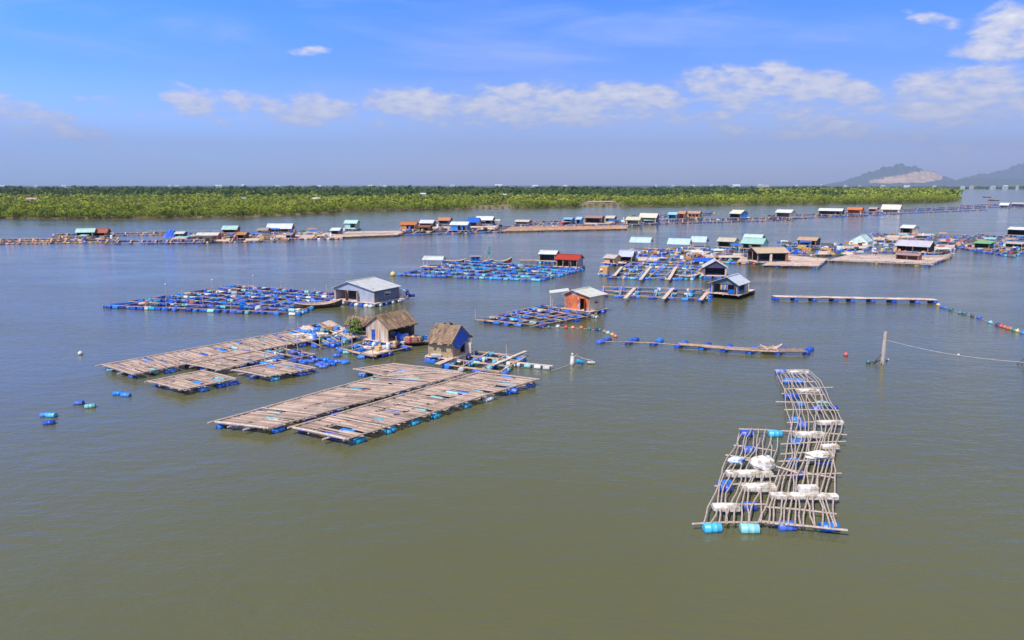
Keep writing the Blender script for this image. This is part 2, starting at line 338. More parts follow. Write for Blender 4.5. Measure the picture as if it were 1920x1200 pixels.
def slat_raft(name, label, q, pal=BASE_PAL, sp=.13, gap=.055, mt=None, z=.46, step=2.1, cap=100, edge=True, cat='raft', rag=.22):
    Q = Quad(q, .42); t = thing(name, label, cat, (Q.c.x, Q.c.y, 0)); mt = mt or SLAT
    ul, vl = Q.ulen(), Q.vlen(); mb = MB(); n = int(vl / sp)
    sec = 0; secz = 0; lean = 0; npc = max(1, round(ul / 1.8)); wins = [(rnd.random(), rnd.random()) for _ in range(int(ul * vl / 7))] if sp < .2 else []
    for k in range(n):
        v = (k + .5) / n
        if k >= sec: sec = k + rnd.randint(6, 18); secz = rnd.uniform(-.015, .025); lean = rnd.uniform(-.25, .25) * sp
        if rnd.random() < gap: continue
        for j in range(npc):
            if rnd.random() < .03: continue
            if rnd.random() < .6 and any(abs(v - wv) * vl < .34 and abs((j + .5) / npc - wu) * ul < .95 for wu, wv in wins): continue
            a = Q(j / npc + (rnd.uniform(-rag, rag) / ul if npc > 0 else 0), v, z + secz + rnd.uniform(-.009, .009)); b = Q((j + 1) / npc + rnd.uniform(-rag, rag) / ul, v, z + secz + rnd.uniform(-.009, .009))
            d = (Q(0, 1) - Q(0, 0)).normalized(); a += d * (lean + rnd.uniform(-.04, .04)); b += d * (-lean + rnd.uniform(-.04, .04))
            mb.beam(a, b, sp * rnd.uniform(.62, .99), .03)
    mb.build('deck', mt, t)
    st = MB()
    for i in range(4):
        u = (i + .02) / 3.04; pts = []
        m_ = max(2, int(vl / 3))
        for k in range(m_ + 1):
            p = Q(u, k / m_, z - .10 if 0 < i < 3 else z + .07); p += Vector((rnd.uniform(-.06, .06), rnd.uniform(-.06, .06), rnd.uniform(-.02, .03))); pts.append(p)
        pts[0] += (pts[0] - pts[1]).normalized() * rnd.uniform(0, .5); st.tube(pts, .07, 6)
    for v in (0.004, .996): st.tube([Q(-.02, v, z + .06), Q(.5, v, z + .09), Q(1.02, v, z + .06)], .08, 6)
    for k in range(int(vl / 6)):
        v = rnd.uniform(.05, .95); st.tube([Q(rnd.uniform(-.02, .1), v, z + .1), Q(rnd.uniform(.8, 1.02), v + rnd.uniform(-.01, .01), z + .1)], .045, 5)
    st.build('beam', POLE, t)
    spots = []
    h = head(Q(0, 0), Q(0, 1))
    for wu, wv in wins: inst('barrel', BM[rnd.choice(['azure', 'azure', 'aqua', 'blue', 'cyan'])], t, Q(wu, wv, .27), (rnd.uniform(-3, 3), 0, head(Q(0, 0), Q(1, 0))), (1.2, .8, .75))
    for u in ((.0, 1.0, .5) if ul > 2.5 else (0, 1)):
        x = rnd.uniform(.3, 1.2); out = .16 if u == 0 else (-.16 if u == 1 else 0)
        while x < vl:
            if rnd.random() < .72:
                p = Q(u + out / ul, x / vl, .07); spots.append((p, h))
            x += step * rnd.uniform(.7, 1.35)
    for v in (0, 1):
        for k in range(max(1, int(ul / 1.6))):
            if rnd.random() < .22: spots.append((Q((k + .5) / max(1, int(ul / 1.6)), .02 + .96 * v, .08), head(Q(0, 0), Q(1, 0))))
    barrels(t, spots, pal, cap, .84); return t, Q

# ---- houses: local x runs along the front (left to right), y to the back, origin in the middle of the floor
def wall_holes(mb, p0, p1, h, holes, th=.06, m=0, z0=0):
    p0, p1 = Vector(p0), Vector(p1); d = p1 - p0; L_ = d.length; d.normalize()
    us = sorted({0, 1, *[x for q in holes for x in q[:2]]}); zs = sorted({0, 1, *[x for q in holes for x in q[2:4]]})
    rz = math.atan2(d.y, d.x)
    for i in range(len(us) - 1):
        for j in range(len(zs) - 1):
            uc, zc = (us[i] + us[i + 1]) / 2, (zs[j] + zs[j + 1]) / 2
            if any(q[0] < uc < q[1] and q[2] < zc < q[3] for q in holes): continue
            c = p0 + d * (uc * L_); c.z = z0 + zc * h
            mb.box(c, ((us[i + 1] - us[i]) * L_, th, (zs[j + 1] - zs[j]) * h), rz, m)
DIMS = []
def house(name, label, loc, rz, w, d, h, rise, roof, wall=None, front=(), right=(), left=(), back=(), ridge='x', over=.35, og=None, peak=.5, mono=False, rightwall=None, leftwall=None, frontwall=None,
          fl=.55, deck=.5, thatch=False, nb=6, pal=BASE_PAL, gable=None, openw='', cat='house', deckmat=None, group=None, near=True):
    t = thing(name, label, cat, (loc[0], loc[1], 0), rz, group)
    X, Y = w / 2, d / 2; dm = MB()
    n = max(4, int((d + 2 * deck) / .28))
    for k in range(n):
        y = -Y - deck + (k + .5) * (d + 2 * deck) / n
        dm.box((rnd.uniform(-.1, .1), y, fl - .03), (w + 2 * deck + rnd.uniform(-.2, .2), (d + 2 * deck) / n * .9, .05))
    for x in (-X - deck * .7, 0, X + deck * .7): dm.box((x, 0, fl - .12), (.14, d + 2 * deck, .12))
    dm.build('platform', deckmat or PLANKL, t)
    sp = []
    for k in range(nb):
        x = -X - deck * .5 + (k + .5) * (w + deck) / nb
        sp.append((Vector((x, -Y - deck * .75, .12)), math.pi / 2)); 
        if k % 2 == 0: sp.append((Vector((x, Y + deck * .6, .12)), math.pi / 2))
    for k in range(max(1, int(d / 1.3))):
        y = -Y + (k + .5) * d / max(1, int(d / 1.3)); sp.append((Vector((X + deck * .6, y, .12)), 0)); sp.append((Vector((-X - deck * .6, y, .12)), 0))
    if nb: barrels(t, sp, pal, 60)
    def rh(x, y):      # roof height above the eaves
        if mono: return rise * (y + Y) / (2 * Y) if ridge == 'x' else rise * (x + X) / (2 * X)
        s = (y + Y) / (2 * Y) if ridge == 'x' else (x + X) / (2 * X)
        return rise * (s / peak if s < peak else (1 - s) / (1 - peak))
    sides = {'front': ((-X, -Y), (X, -Y), front, frontwall), 'back': ((X, Y), (-X, Y), back, None), 'right': ((X, -Y), (X, Y), right, rightwall), 'left': ((-X, Y), (-X, -Y), left, leftwall)}
    pc = MB()
    for (x, y) in ((-X, -Y), (X, -Y), (X, Y), (-X, Y)):
        pc.box((x, y, fl + h / 2), (.11, .11, h))
        if near: pc.build('post', POLE if not wall else PLANK, t); pc = MB()
    if 'front' in openw and w > 2.4:
        k_ = max(1, int(w / 1.8))
        for k in range(1, k_): pc.box((-X + w * k / k_, -Y, fl + h / 2), (.09, .09, h))
    if pc.f: pc.build('post', POLE if not wall else PLANK, t)
    if wall:
        for nme, (a, b, holes, wm) in sides.items():
            mb = MB()
            if nme in openw:
                holes = None
            else: wall_holes(mb, (*a, 0), (*b, 0), h, holes, .05, 0, fl)
            isg = (ridge == 'x' and nme in ('left', 'right')) or (ridge == 'y' and nme in ('front', 'back'))
            gm = gable if (gable and isg) else None
            if isg and not mono:
                pk = (2 * peak - 1) * (Y if ridge == 'x' else X)
                if ridge == 'x': tri = [Vector((a[0], -Y, fl + h)), Vector((a[0], Y, fl + h)), Vector((a[0], pk, fl + h + rise))]; nn = Vector((1 if a[0] > 0 else -1, 0, 0))
                else: tri = [Vector((-X, a[1], fl + h)), Vector((X, a[1], fl + h)), Vector((pk, a[1], fl + h + rise))]; nn = Vector((0, 1 if a[1] > 0 else -1, 0))
                b2 = MB() if gm else mb
                b2.add([p - nn * .03 for p in tri] + [p + nn * .03 for p in tri], [(0, 1, 2), (5, 4, 3), (0, 3, 4, 1), (1, 4, 5, 2), (2, 5, 3, 0)])
                if gm: b2.build('gable_panel', gm, t)
            if mb.f: wo_ = mb.build('wall', wm or wall, t)
            if nme not in openw:
                for q in holes or ():
                    if q[2] > .25:   # a window: frame round it and a propped shutter
                        A, B = Vector((*a, 0)), Vector((*b, 0)); dd = B - A; fm = MB()
                        p0 = A + dd * q[0]; p1 = A + dd * q[1]; z0_, z1_ = fl + h * q[2], fl + h * q[3]; nn = Vector((dd.y, -dd.x, 0)).normalized() * .04
                        for (s, e) in (((p0, z0_), (p1, z0_)), ((p0, z1_), (p1, z1_)), ((p0, z0_), (p0, z1_)), ((p1, z0_), (p1, z1_))):
                            fm.beam(Vector((s[0].x, s[0].y, s[1])) + nn, Vector((e[0].x, e[0].y, e[1])) + nn, .06, .06)
                        fo = fm.build('window', PLANKL, t); sm = MB(); o1 = nn * 8
                        sm.slab([Vector((p0.x, p0.y, z1_)) + nn * 1.8, Vector((p1.x, p1.y, z1_)) + nn * 1.8, Vector((p1.x, p1.y, z1_ - .25)) + o1, Vector((p0.x, p0.y, z1_ - .25)) + o1], .03)
                        sm.build('shutter', FOAM if rnd.random() < .5 else PLANKL, fo)
                    else:
                        A, B = Vector((*a, 0)), Vector((*b, 0)); dd = (B - A); p1 = A + dd * q[1]; nn = Vector((dd.y, -dd.x, 0)).normalized()
                        dr = MB(); wd = min(.75, dd.length * (q[1] - q[0])); e = p1 + nn * wd * .8 + dd.normalized() * wd * .3; dr.beam(Vector((p1.x, p1.y, fl + h * q[3] * .5)), Vector((e.x, e.y, fl + h * q[3] * .5)), .04, h * q[3] * .95)
                        dr.build('door', REDW if rnd.random() < .5 else PLANKL, t)
    o = over; og = over if og is None else og; ox, oy = (og, o) if ridge == 'x' else (o, og); rm = MB(); T = .16 if thatch else .05; zt = fl + h + T + .01
    if mono:
        s_ = rise / (2 * Y); rm.slab([(-X - ox, -Y - oy, zt - o * s_), (X + ox, -Y - oy, zt - o * s_), (X + ox, Y + oy, zt + rise + o * s_), (-X - ox, Y + oy, zt + rise + o * s_)], T)
    elif ridge == 'x':
        pk = -Y + 2 * Y * peak; s1 = rise / (pk + Y); s2 = rise / (Y - pk)
        rm.slab([(-X - ox, -Y - oy, zt - oy * s1), (X + ox, -Y - oy, zt - oy * s1), (X + ox, pk, zt + rise), (-X - ox, pk, zt + rise)], T)
        rm.slab([(-X - ox, pk + .003, zt + rise), (X + ox, pk + .003, zt + rise), (X + ox, Y + oy, zt - oy * s2), (-X - ox, Y + oy, zt - oy * s2)], T)
    else:
        pk = -X + 2 * X * peak; s1 = rise / (pk + X); s2 = rise / (X - pk)
        rm.slab([(-X - ox, -Y - oy, zt - ox * s1), (pk, -Y - oy, zt + rise), (pk, Y + oy, zt + rise), (-X - ox, Y + oy, zt - ox * s1)], T)
        rm.slab([(pk + .003, -Y - oy, zt + rise), (X + ox, -Y - oy, zt - ox * s2), (X + ox, Y + oy, zt - ox * s2), (pk + .003, Y + oy, zt + rise)], T)
    if thatch:        # ragged layers of palm leaf over the slabs
        for k in range(int(60 * w * d ** .5 / 4)):
            x = rnd.uniform(-X - ox, X + ox); y = rnd.uniform(-Y - oy, Y + oy)
            s = (y + Y) / (2 * Y) if ridge == 'x' else (x + X) / (2 * X)
            zz = zt + (rise * (s / peak if s < peak else (1 - s) / (1 - peak)))
            sl_ = rise / ((Y if ridge == 'x' else X)) * (1 if s < peak else -1)
            L_ = rnd.uniform(.35, .7)
            if ridge == 'x': dv = Vector((rnd.uniform(-.15, .15), L_, L_ * sl_))
            else: dv = Vector((L_, rnd.uniform(-.15, .15), L_ * sl_))
            c = Vector((x, y, zz + .02))
            if s < peak and (c + dv / 2).z > zt + rise + .05: continue
            rm.beam(c - dv / 2, c + dv / 2, rnd.uniform(.12, .35), .03)
    elif not mono:
        if ridge == 'x': rm.beam((-X - o, -Y + 2 * Y * peak, zt + rise + .03), (X + o, -Y + 2 * Y * peak, zt + rise + .03), .3, .05)
        else: rm.beam((-X + 2 * X * peak, -Y - o, zt + rise + .03), (-X + 2 * X * peak, Y + o, zt + rise + .03), .3, .05)
    rm.build('roof', roof, t); DIMS[:] = [X, Y, fl, h, rise]
    return t
def frame_abc(A, B, Cc, fl=.55):       # footprint from three photo corners: A-B is the front, B-Cc the right side
    a, b, c = G(*A, fl), G(*B, fl), G(*Cc, fl); u = (b - a); w = u.length; u.normalize(); n = Vector((-u.y, u.x, 0)); d = max(1.2, (c - b).dot(n))
    ce = (a + b) / 2 + n * d / 2; return (ce.x, ce.y), math.atan2(u.y, u.x), w, d, PM(*B, fl)
def house_abc(name, label, A, B, Cc, wall_px, rise_px, roof, **k):
    loc, rz, w, d, pm = frame_abc(A, B, Cc, k.get('fl', .55)); d = k.pop('depth', d)
    return house(name, label, loc, rz, w, d, wall_px / pm, rise_px / pm, roof, **k)
def house_px(name, label, px, py, wpx, wall_px, rise_px, roof, depth=4.0, rz=0.0, **k):   # px,py: middle of the front foot; the front is turned a little to the left of the viewer
    fl = k.get('fl', .55); p = G(px, py, fl); pm = PM(px, py, fl); rel = -.30 + rz; rz = rel - math.atan((px - 960) / FPX)
    w = max(1.6, (wpx / pm - abs(math.sin(rel)) * depth) / math.cos(rel)) if wpx / pm > 3 else wpx / pm
    w = max(1.5, w - 1.4 * k.get('over', .35)); n = Vector((-math.sin(rz), math.cos(rz), 0)); c = p + n * depth / 2
    return house(name, label, (c.x, c.y), rz, w, depth, wall_px * .88 / pm, rise_px / pm, roof, **k)

# ------------------------------------------------------------------ water
def water_mat():
    global nt
    m = bpy.data.materials.new('river_water'); m.use_nodes = True; nt = m.node_tree; nt.nodes.clear()
    t = N('ShaderNodeTexCoord'); P = t.outputs['Object']
    def mapped(sx, sy, rz=0):
        mp = N('ShaderNodeMapping'); L(P, mp.inputs[0]); mp.inputs['Scale'].default_value = (sx, sy, 1); mp.inputs['Rotation'].default_value = (0, 0, rz); return mp.outputs[0]
    big = NOISE(mapped(.012, .03, .12), 1, 4, .6, .4)        # slicks and wind lanes
    big2 = NOISE(mapped(.04, .11, -.1), 1, 4, .6, .3)
    silt = NOISE(mapped(.02, .02), 1, 5, .55, .5)
    lanes = M('ADD', M('MULTIPLY', big, .6), M('MULTIPLY', big2, .4))
    lf = N('ShaderNodeMapRange'); L(lanes, lf.inputs[0]); lf.inputs[1].default_value = .38; lf.inputs[2].default_value = .62
    r1 = NOISE(mapped(.55, 1.1, .35), 1, 3, .55, .3); r2 = NOISE(mapped(2.2, 4.0, -.2), 1, 3, .6, .2); r3 = NOISE(mapped(.16, .3, .1), 1, 2, .5)
    hh = M('ADD', M('ADD', M('MULTIPLY', r1, .13), M('MULTIPLY', r2, .045)), M('MULTIPLY', r3, .15))
    bp = N('ShaderNodeBump'); L(hh, bp.inputs['Height']); bp.inputs['Distance'].default_value = 1.0
    L(M('ADD', .24, M('MULTIPLY', lf.outputs[0], .62)), bp.inputs['Strength'])
    sx = N('ShaderNodeSeparateXYZ'); L(P, sx.inputs[0])
    plume = M('ADD', M('MULTIPLY', M('ADD', sx.outputs[0], 60), .007), M('MULTIPLY', M('SUBTRACT', silt, .5), 1.4), clamp=True)     # siltier water towards the right bank
    c = MIX(plume, (.122, .116, .052, 1), (.100, .099, .036, 1))
    b = N('ShaderNodeBsdfPrincipled'); L(c, b.inputs['Base Color'])
    L(M('ADD', .04, M('MULTIPLY', lf.outputs[0], .09)), b.inputs['Roughness']); b.inputs['IOR'].default_value = 1.333
    L(bp.outputs[0], b.inputs['Normal'])
    o = N('ShaderNodeOutputMaterial'); L(b.outputs[0], o.inputs[0]); return m
def sheet(name, x0, x1, y0, y1, z, m, kind='structure'):
    mb = MB(); mb.add([(x0, y0, z), (x1, y0, z), (x1, y1, z), (x0, y1, z)], [(0, 1, 2, 3)]); o = mb.build(name, m); o['kind'] = kind; return o
sheet('river_water', -18000, 18000, -200, 25000, 0, water_mat())

# ------------------------------------------------------------------ land, mangrove, hills
SHORE = [(-400, 414), (-120, 411), (0, 409), (150, 410), (300, 408.5), (480, 406), (560, 402.5), (615, 399), (640, 396), (760, 394), (880, 391.5), (1000, 389.5), (1150, 387), (1300, 385), (1420, 383.5), (1560, 382), (1680, 380.5), (1760, 379), (1795, 376.5), (1800, 373.5)]
shore = [G(*p) for p in SHORE]
MUD = mat('mud_bank', (.30, .19, .11), .9, .3, (1, 1, 1), .05, col2=(.13, .11, .06))
nt = MUD.node_tree; b_ = [n for n in nt.nodes if n.type == 'BSDF_PRINCIPLED'][0]; lk = b_.inputs['Base Color'].links[0].from_socket
ps = N('ShaderNodeNewGeometry'); sp_ = N('ShaderNodeSeparateXYZ'); L(ps.outputs['Position'], sp_.inputs[0])       # scrub covers the mud away from the river
gm = N('ShaderNodeMapRange'); L(sp_.outputs[1], gm.inputs[0]); gm.inputs[1].default_value = 700; gm.inputs[2].default_value = 1100
L(MIX(gm.outputs[0], lk, (.05, .085, .025, 1)), b_.inputs['Base Color'])
def land_strip(name, pts, z, m):
    mb = MB(); n = len(pts)
    mb.add([(p.x, p.y, -.5) for p in pts] + [(p.x, p.y + 2.5, z) for p in pts], [tuple(range(n, 2 * n))] + [(i, (i + 1) % n, n + (i + 1) % n, n + i) for i in range(n)])
    o = mb.build(name, m); o['kind'] = 'structure'; return o
back_line = [Vector((1335, 2300, 0)), Vector((1335, 24000, 0)), Vector((-17000, 24000, 0)), Vector((-17000, 900, 0)), Vector((-1200, 380, 0))]
land_strip('mangrove_mud_bank', shore + back_line, .5, MUD)
land_strip('far_shore', [Vector((1336, 2950, 0)), Vector((17000, 4000, 0)), Vector((17000, 24000, 0)), Vector((1336, 24000, 0))], .5, MUD)
def leafmat(name, a, b, isl):
    return mat(name, a, .75, .3, (1, 1, 1), .09, spec=.15, island=isl, col2=b, coord='Object')
LEAF_A = mat('mangrove_leaves', (.29, .315, .032), .8, .3, (1, 1, 1), .25, spec=.12, island=.3, col2=(.10, .155, .018))
LEAF_S = leafmat('mangrove_canopy', (.32, .33, .034), (.095, .145, .018), .3)
LEAF_D = leafmat('dark_woodland', (.085, .125, .022), (.045, .08, .018), .40)
BARK = mat('mangrove_bark', (.16, .11, .08), .9, .3)
rs = np.random.RandomState(3)
def leaf_cloud(cx, r, h, z0, n, s, rng):
    """n leaf clump triangles through a crown made of several lobes; returns (n,3,3)"""
    k = max(3, int(n / 26)); lob = rng.normal(0, .45, (k, 3)) * [r, r, 0]; lob[:, 2] = z0 + h * rng.uniform(.25, .72, k); lr = r * rng.uniform(.35, .62, k)
    i = rng.randint(0, k, n); d = rng.normal(0, 1, (n, 3)); d /= np.linalg.norm(d, axis=1)[:, None]; d[:, 2] = np.abs(d[:, 2]) * .9 - .15
    c = lob[i] + d * (lr[i][:, None]) * rng.uniform(.75, 1.08, (n, 1)) * [1, 1, h / (2.1 * r)] 
    low = rng.rand(n) < .22; c[low, 2] = z0 + h * rng.uniform(.02, .35, low.sum()); a = rng.uniform(0, 6.28, low.sum()); c[low, 0] = np.cos(a) * r * .85; c[low, 1] = np.sin(a) * r * .85
    nn = d + rng.normal(0, .28, (n, 3)); nn /= np.linalg.norm(nn, axis=1)[:, None]
    t1 = np.cross(nn, rng.normal(0, 1, (n, 3))); t1 /= np.linalg.norm(t1, axis=1)[:, None]; t2 = np.cross(nn, t1); sz = s * rng.uniform(.6, 1.3, (n, 1))
    tri = np.stack([c + t1 * sz, c - t1 * sz * .5 + t2 * sz * .8, c - t1 * sz * .5 - t2 * sz * .8], 1)
    tri[:, :, 2] = np.maximum(tri[:, :, 2], z0 * .2 + .05); return tri + np.array([cx[0], cx[1], 0])
def tri_mesh(name, tris, m):
    n = len(tris); me = bpy.data.meshes.new(name); me.vertices.add(n * 3); me.loops.add(n * 3); me.polygons.add(n)
    me.vertices.foreach_set('co', tris.reshape(-1).astype(np.float32)); me.loops.foreach_set('vertex_index', np.arange(n * 3, dtype=np.int32))
    me.polygons.foreach_set('loop_start', np.arange(0, n * 3, 3, dtype=np.int32)); me.materials.append(m); me.update(calc_edges=True); return me
crowns = []
for k in range(9):
    h = 5.2 + (k % 3) * .8; r = 3.0 + (k % 4) * .35
    tr = [leaf_cloud((0, 0), r, h, (.3), 620, .34, np.random.RandomState(40 + k))]
    crowns.append((tri_mesh('crown', np.concatenate(tr), LEAF_A), r))
trunks = []
for k in range(3):
    mb = MB(); rr = random.Random(k)
    mb.tube([(0, 0, .6), (rr.uniform(-.2, .2), .1, 2), (rr.uniform(-.4, .4), .2, 3.8)], [.22, .16, .08], 6)
    for j in range(6):
        a = j * 1.05; mb.tube([(0, 0, 1.2 + .1 * j), (math.cos(a) * .7, math.sin(a) * .7, .9), (math.cos(a) * 1.3, math.sin(a) * 1.3, -.1)], [.07, .06, .05], 4)
        mb.tube([(0, 0, 1.6 + .2 * j), (math.cos(a) * 1.2, math.sin(a) * 1.2, 3.2 + .2 * j)], [.09, .04], 4)
    trunks.append(mb.mesh('trunk', BARK))
# polyline sampling along the shore
seg = [(shore[i], shore[i + 1]) for i in range(len(shore) - 1)]
def shore_y(x):
    for a, b in seg:
        if a.x <= x <= b.x: return a.y + (b.y - a.y) * (x - a.x) / (b.x - a.x)
    return None
BARE = [(885, 962), (1085, 1165)]          # stretches of bare earth on the bank (photo columns)
def colpx(x, y): return 960 + FPX * x / (y * math.cos(TH) + H * math.sin(TH))
xs = []
x = G(-40, 409).x
while x < shore[-2].x:
    y = shore_y(x); xs.append((x, y)); x += 3.9 * (1 + (y - 380) / 700)
for i, (x, y) in enumerate(xs[:300]):
    px = colpx(x, y)
    bare = any(a < px < b for a, b in BARE)
    y += 1.6 + rnd.uniform(-1.2, 2.6)
    s = rnd.uniform(.62, 1.2) * (1 + (y - 380) / 1500) * (.45 if bare else 1)
    T_ = thing('mangrove_tree', 'round bright green mangrove rooted at the water edge of the far bank', 'tree', (x + rnd.uniform(-.6, .6), y, .1), rnd.uniform(0, 6.28), 'mangroves along the water edge')
    T_.scale = (s, s, s * rnd.uniform(.82, 1.05))
    inst('crown', rnd.choice(crowns)[0], T_); inst('trunk', rnd.choice(trunks), T_)
# the mangrove belt behind: one mass
tr = []
pts = []
x = -1000.0
def belt(y0f, y1f, dx, dy, n, s, r, h, jitter, xlim, rng, keep=None, z0=.3):
    out = []
    y = y0f
    while y < y1f:
        W_ = min(.74 * y + 40, 4000); X = np.arange(-W_, W_ * .98, dx * (1 + (y - 380) / 900))
        for x in X:
            xx = x + rng.uniform(-jitter, jitter); yy = y + rng.uniform(-dy / 2, dy / 2)
            if keep and not keep(xx, yy): continue
            hf = 1 + .30 * math.sin(xx * .021 + yy * .013) * math.cos(yy * .017 + 1) + .12 * math.sin(xx * .06 + 2) + rng.uniform(-.28, .28)
            out.append(leaf_cloud((xx, yy), r * rng.uniform(.8, 1.25), h * hf, z0, n, s, rng))
        y += dy
    return np.concatenate(out)
xr_end = shore[-1].x
def keep1(x, y):
    s = shore_y(x)
    if s is None: return x < shore[0].x and y > 400
    if not (y > s + 7): return False
    px = colpx(x, y); v = 347 + 17 / y * FPX
    if x > xr_end - (y - 850) * .0 and y > s: return True
    for (a, b, lo, hi) in ((880, 965, 0, 70), (1080, 1170, 0, 95), (1010, 1062, 60, 110)):
        if a < px < b and lo < y - s < hi: return rs.rand() < .12
    return True
t1 = belt(385, 470, 6.6, 6.2, 330, .46, 3.1, 6.2, 2.4, 0, rs, keep1)
t2 = belt(470, 640, 8.6, 10, 210, .72, 4.1, 6.2, 3.0, 0, rs, keep1)
t3 = belt(640, 900, 10.5, 16.0, 130, 1.0, 5.2, 7.0, 4, 0, rs, keep1)
def keepb(x, y): return 1420 < colpx(x, y) < 1798 - 33 * (y - 890) / 1400 and (shore_y(x) is None or y > shore_y(x) + 7)
t3b = belt(900, 2250, 9, 20, 40, 2.2, 6.5, 9.5, 4, 0, rs, keepb)
fo = bpy.data.objects.new('mangrove_forest', tri_mesh('mangrove_forest', np.concatenate([t1, t2, t3, t3b]), LEAF_S)); C.objects.link(fo)
tag(fo, 'dense light green mangrove canopy covering the low bank', 'mangrove', kind='stuff')
def keep2(x, y):
    # the peninsula ends before the side channel on the right
    return colpx(x, y) < 1560 + 60 * math.sin(y * .01) and (shore_y(x) is None or y > shore_y(x) + 20)
t4 = belt(860, 1350, 9, 14, 40, 2.0, 6, 9.6, 5, 0, rs, keep2)
t5 = belt(1350, 2300, 16, 34, 30, 3.6, 11, 11.5, 9, 0, rs, keep2)
def keep3(x, y): return colpx(x, y) > 1480 and x < y * .80
t6 = belt(3300, 3700, 22, 60, 26, 5, 16, 9, 12, 0, rs, keep3)
fo = bpy.data.objects.new('distant_forest', tri_mesh('distant_forest', np.concatenate([t4, t5, t6]), LEAF_D)); C.objects.link(fo)
tag(fo, 'dark green woodland reaching to the horizon behind the mangroves', 'forest', kind='stuff')

HILL = mat('hill_forest', (.06, .10, .065), .9, .35, (1, 1, 1), .002, col2=(.11, .12, .09))
HILLQ = mat('hill_quarry', (.66, .44, .25), .9, .35, (1, 1, 1), .006, col2=(.40, .28, .18))
def hill(name, prof, dist, depth, quarry=None, seed=1):
    """prof: (px, py) skyline; built as a real ridge 'depth' metres thick at 'dist' metres"""
    rr = np.random.RandomState(seed); nx, ny = 220, 44; xs_ = np.linspace(prof[0][0], prof[-1][0], nx); ys_ = np.interp(xs_, [p[0] for p in prof], [p[1] for p in prof])
    ph = rr.uniform(0, 6.28, 12); v = []; f = []; mi = []
    for j in range(ny):
        q = j / (ny - 1); bell = math.sin(q * math.pi) ** .9
        for i in range(nx):
            yy = dist - depth / 2 + depth * q; X = (xs_[i] - 960) / FPX * yy; Z = max(0, (347 + 3 - ys_[i]) / FPX * dist + H)
            rid = 1 + .22 * math.sin(X * .004 + ph[0] + 3 * q) * (1 - bell) + .12 * math.sin(X * .011 + ph[1] + 9 * q) * (1 - bell) + .03 * math.sin(X * .03 + ph[2] + 14 * q)
            v.append((X, yy, Z * bell * rid * (1 + .05 * math.sin(xs_[i] * .21 + 5 * q) + .04 * math.sin(xs_[i] * .53 + 11 * q)) - 2))
    for j in range(ny - 1):
        for i in range(nx - 1):
            f.append((j * nx + i, j * nx + i + 1, (j + 1) * nx + i + 1, (j + 1) * nx + i)); qq = 0
            if quarry:
                px = xs_[i]; rel = j / ny; h = math.sin((rel) * math.pi) ** .9
                lim = np.interp(px, [a for a, _, _ in quarry], [b for _, b, _ in quarry]); lo = np.interp(px, [a for a, _, _ in quarry], [c for _, _, c in quarry])
                z = v[j * nx + i][2]; py = 347 - (z - H) / v[j * nx + i][1] * FPX
                if quarry[0][0] < px < quarry[-1][0] and lim + rr.uniform(-1.5, 1.5) < py < lo and rel < .5: qq = 1
            mi.append(qq)
    mb = MB(); mb.v = v; mb.f = f; mb.m = mi; o = mb.build(name, [HILL, HILLQ], None, True); o['kind'] = 'structure'; return o
hill('quarried_hill', [(1530, 350), (1570, 343), (1605, 331), (1640, 320), (1672, 313), (1700, 318), (1740, 328), (1762, 337), (1800, 345), (1840, 350)], 15000, 4000, [(1618, 339, 345), (1650, 334, 346), (1690, 328, 346), (1720, 321, 344), (1752, 328, 337)], 2)
hill('far_hill', [(1740, 350), (1775, 342), (1810, 332), (1850, 327), (1880, 318), (1910, 304), (1950, 292), (2010, 280), (2080, 300), (2200, 345)], 18500, 5000, None, 5)
hill('low_hill', [(1545, 351), (1575, 348), (1600, 347), (1640, 347), (1700, 346), (1760, 344), (1800, 338), (1840, 337), (1900, 339), (1960, 336), (2050, 345)], 11500, 2000, None, 8)

# town on the horizon, houses in the clearings
def small_building(name, label, px, d, w, h, dep, wc, rc, group=None, cat='building', flat=False, z=0, nwin=4):
    x = (px - 960) / FPX * (d * math.cos(TH)); t = thing(name, label, cat, (x, d, z), rnd.uniform(-.25, .25), group)
    hs = [(i / (2 * nwin + 1), (i + 1) / (2 * nwin + 1), .35, .75) for i in range(1, 2 * nwin, 2)]
    mb = MB(); wall_holes(mb, (-w / 2, -dep / 2, 0), (w / 2, -dep / 2, 0), h, hs, .4); wall_holes(mb, (w / 2, -dep / 2, 0), (w / 2, dep / 2, 0), h, [], .4); wall_holes(mb, (w / 2, dep / 2, 0), (-w / 2, dep / 2, 0), h, [], .4); wall_holes(mb, (-w / 2, dep / 2, 0), (-w / 2, -dep / 2, 0), h, [], .4)
    mb.build('wall', paint(wc), t); rm = MB(); r_ = h * .1 if flat else min(h * .5, dep * .3)
    rm.slab([(-w / 2 - .5, -dep / 2 - .5, h), (w / 2 + .5, -dep / 2 - .5, h), (w / 2 + .5, 0, h + r_), (-w / 2 - .5, 0, h + r_)], .3); rm.slab([(-w / 2 - .5, .01, h + r_), (w / 2 + .5, .01, h + r_), (w / 2 + .5, dep / 2 + .5, h), (-w / 2 - .5, dep / 2 + .5, h)], .3)
    rm.build('roof', metalroof(rc), t); return t
rt = random.Random(11)
cols = [((.6, .6, .58), (.66, .66, .66)), ((.55, .54, .52), (.6, .62, .66)), ((.6, .55, .5), (.55, .32, .24)), ((.6, .6, .6), (.34, .52, .58))]
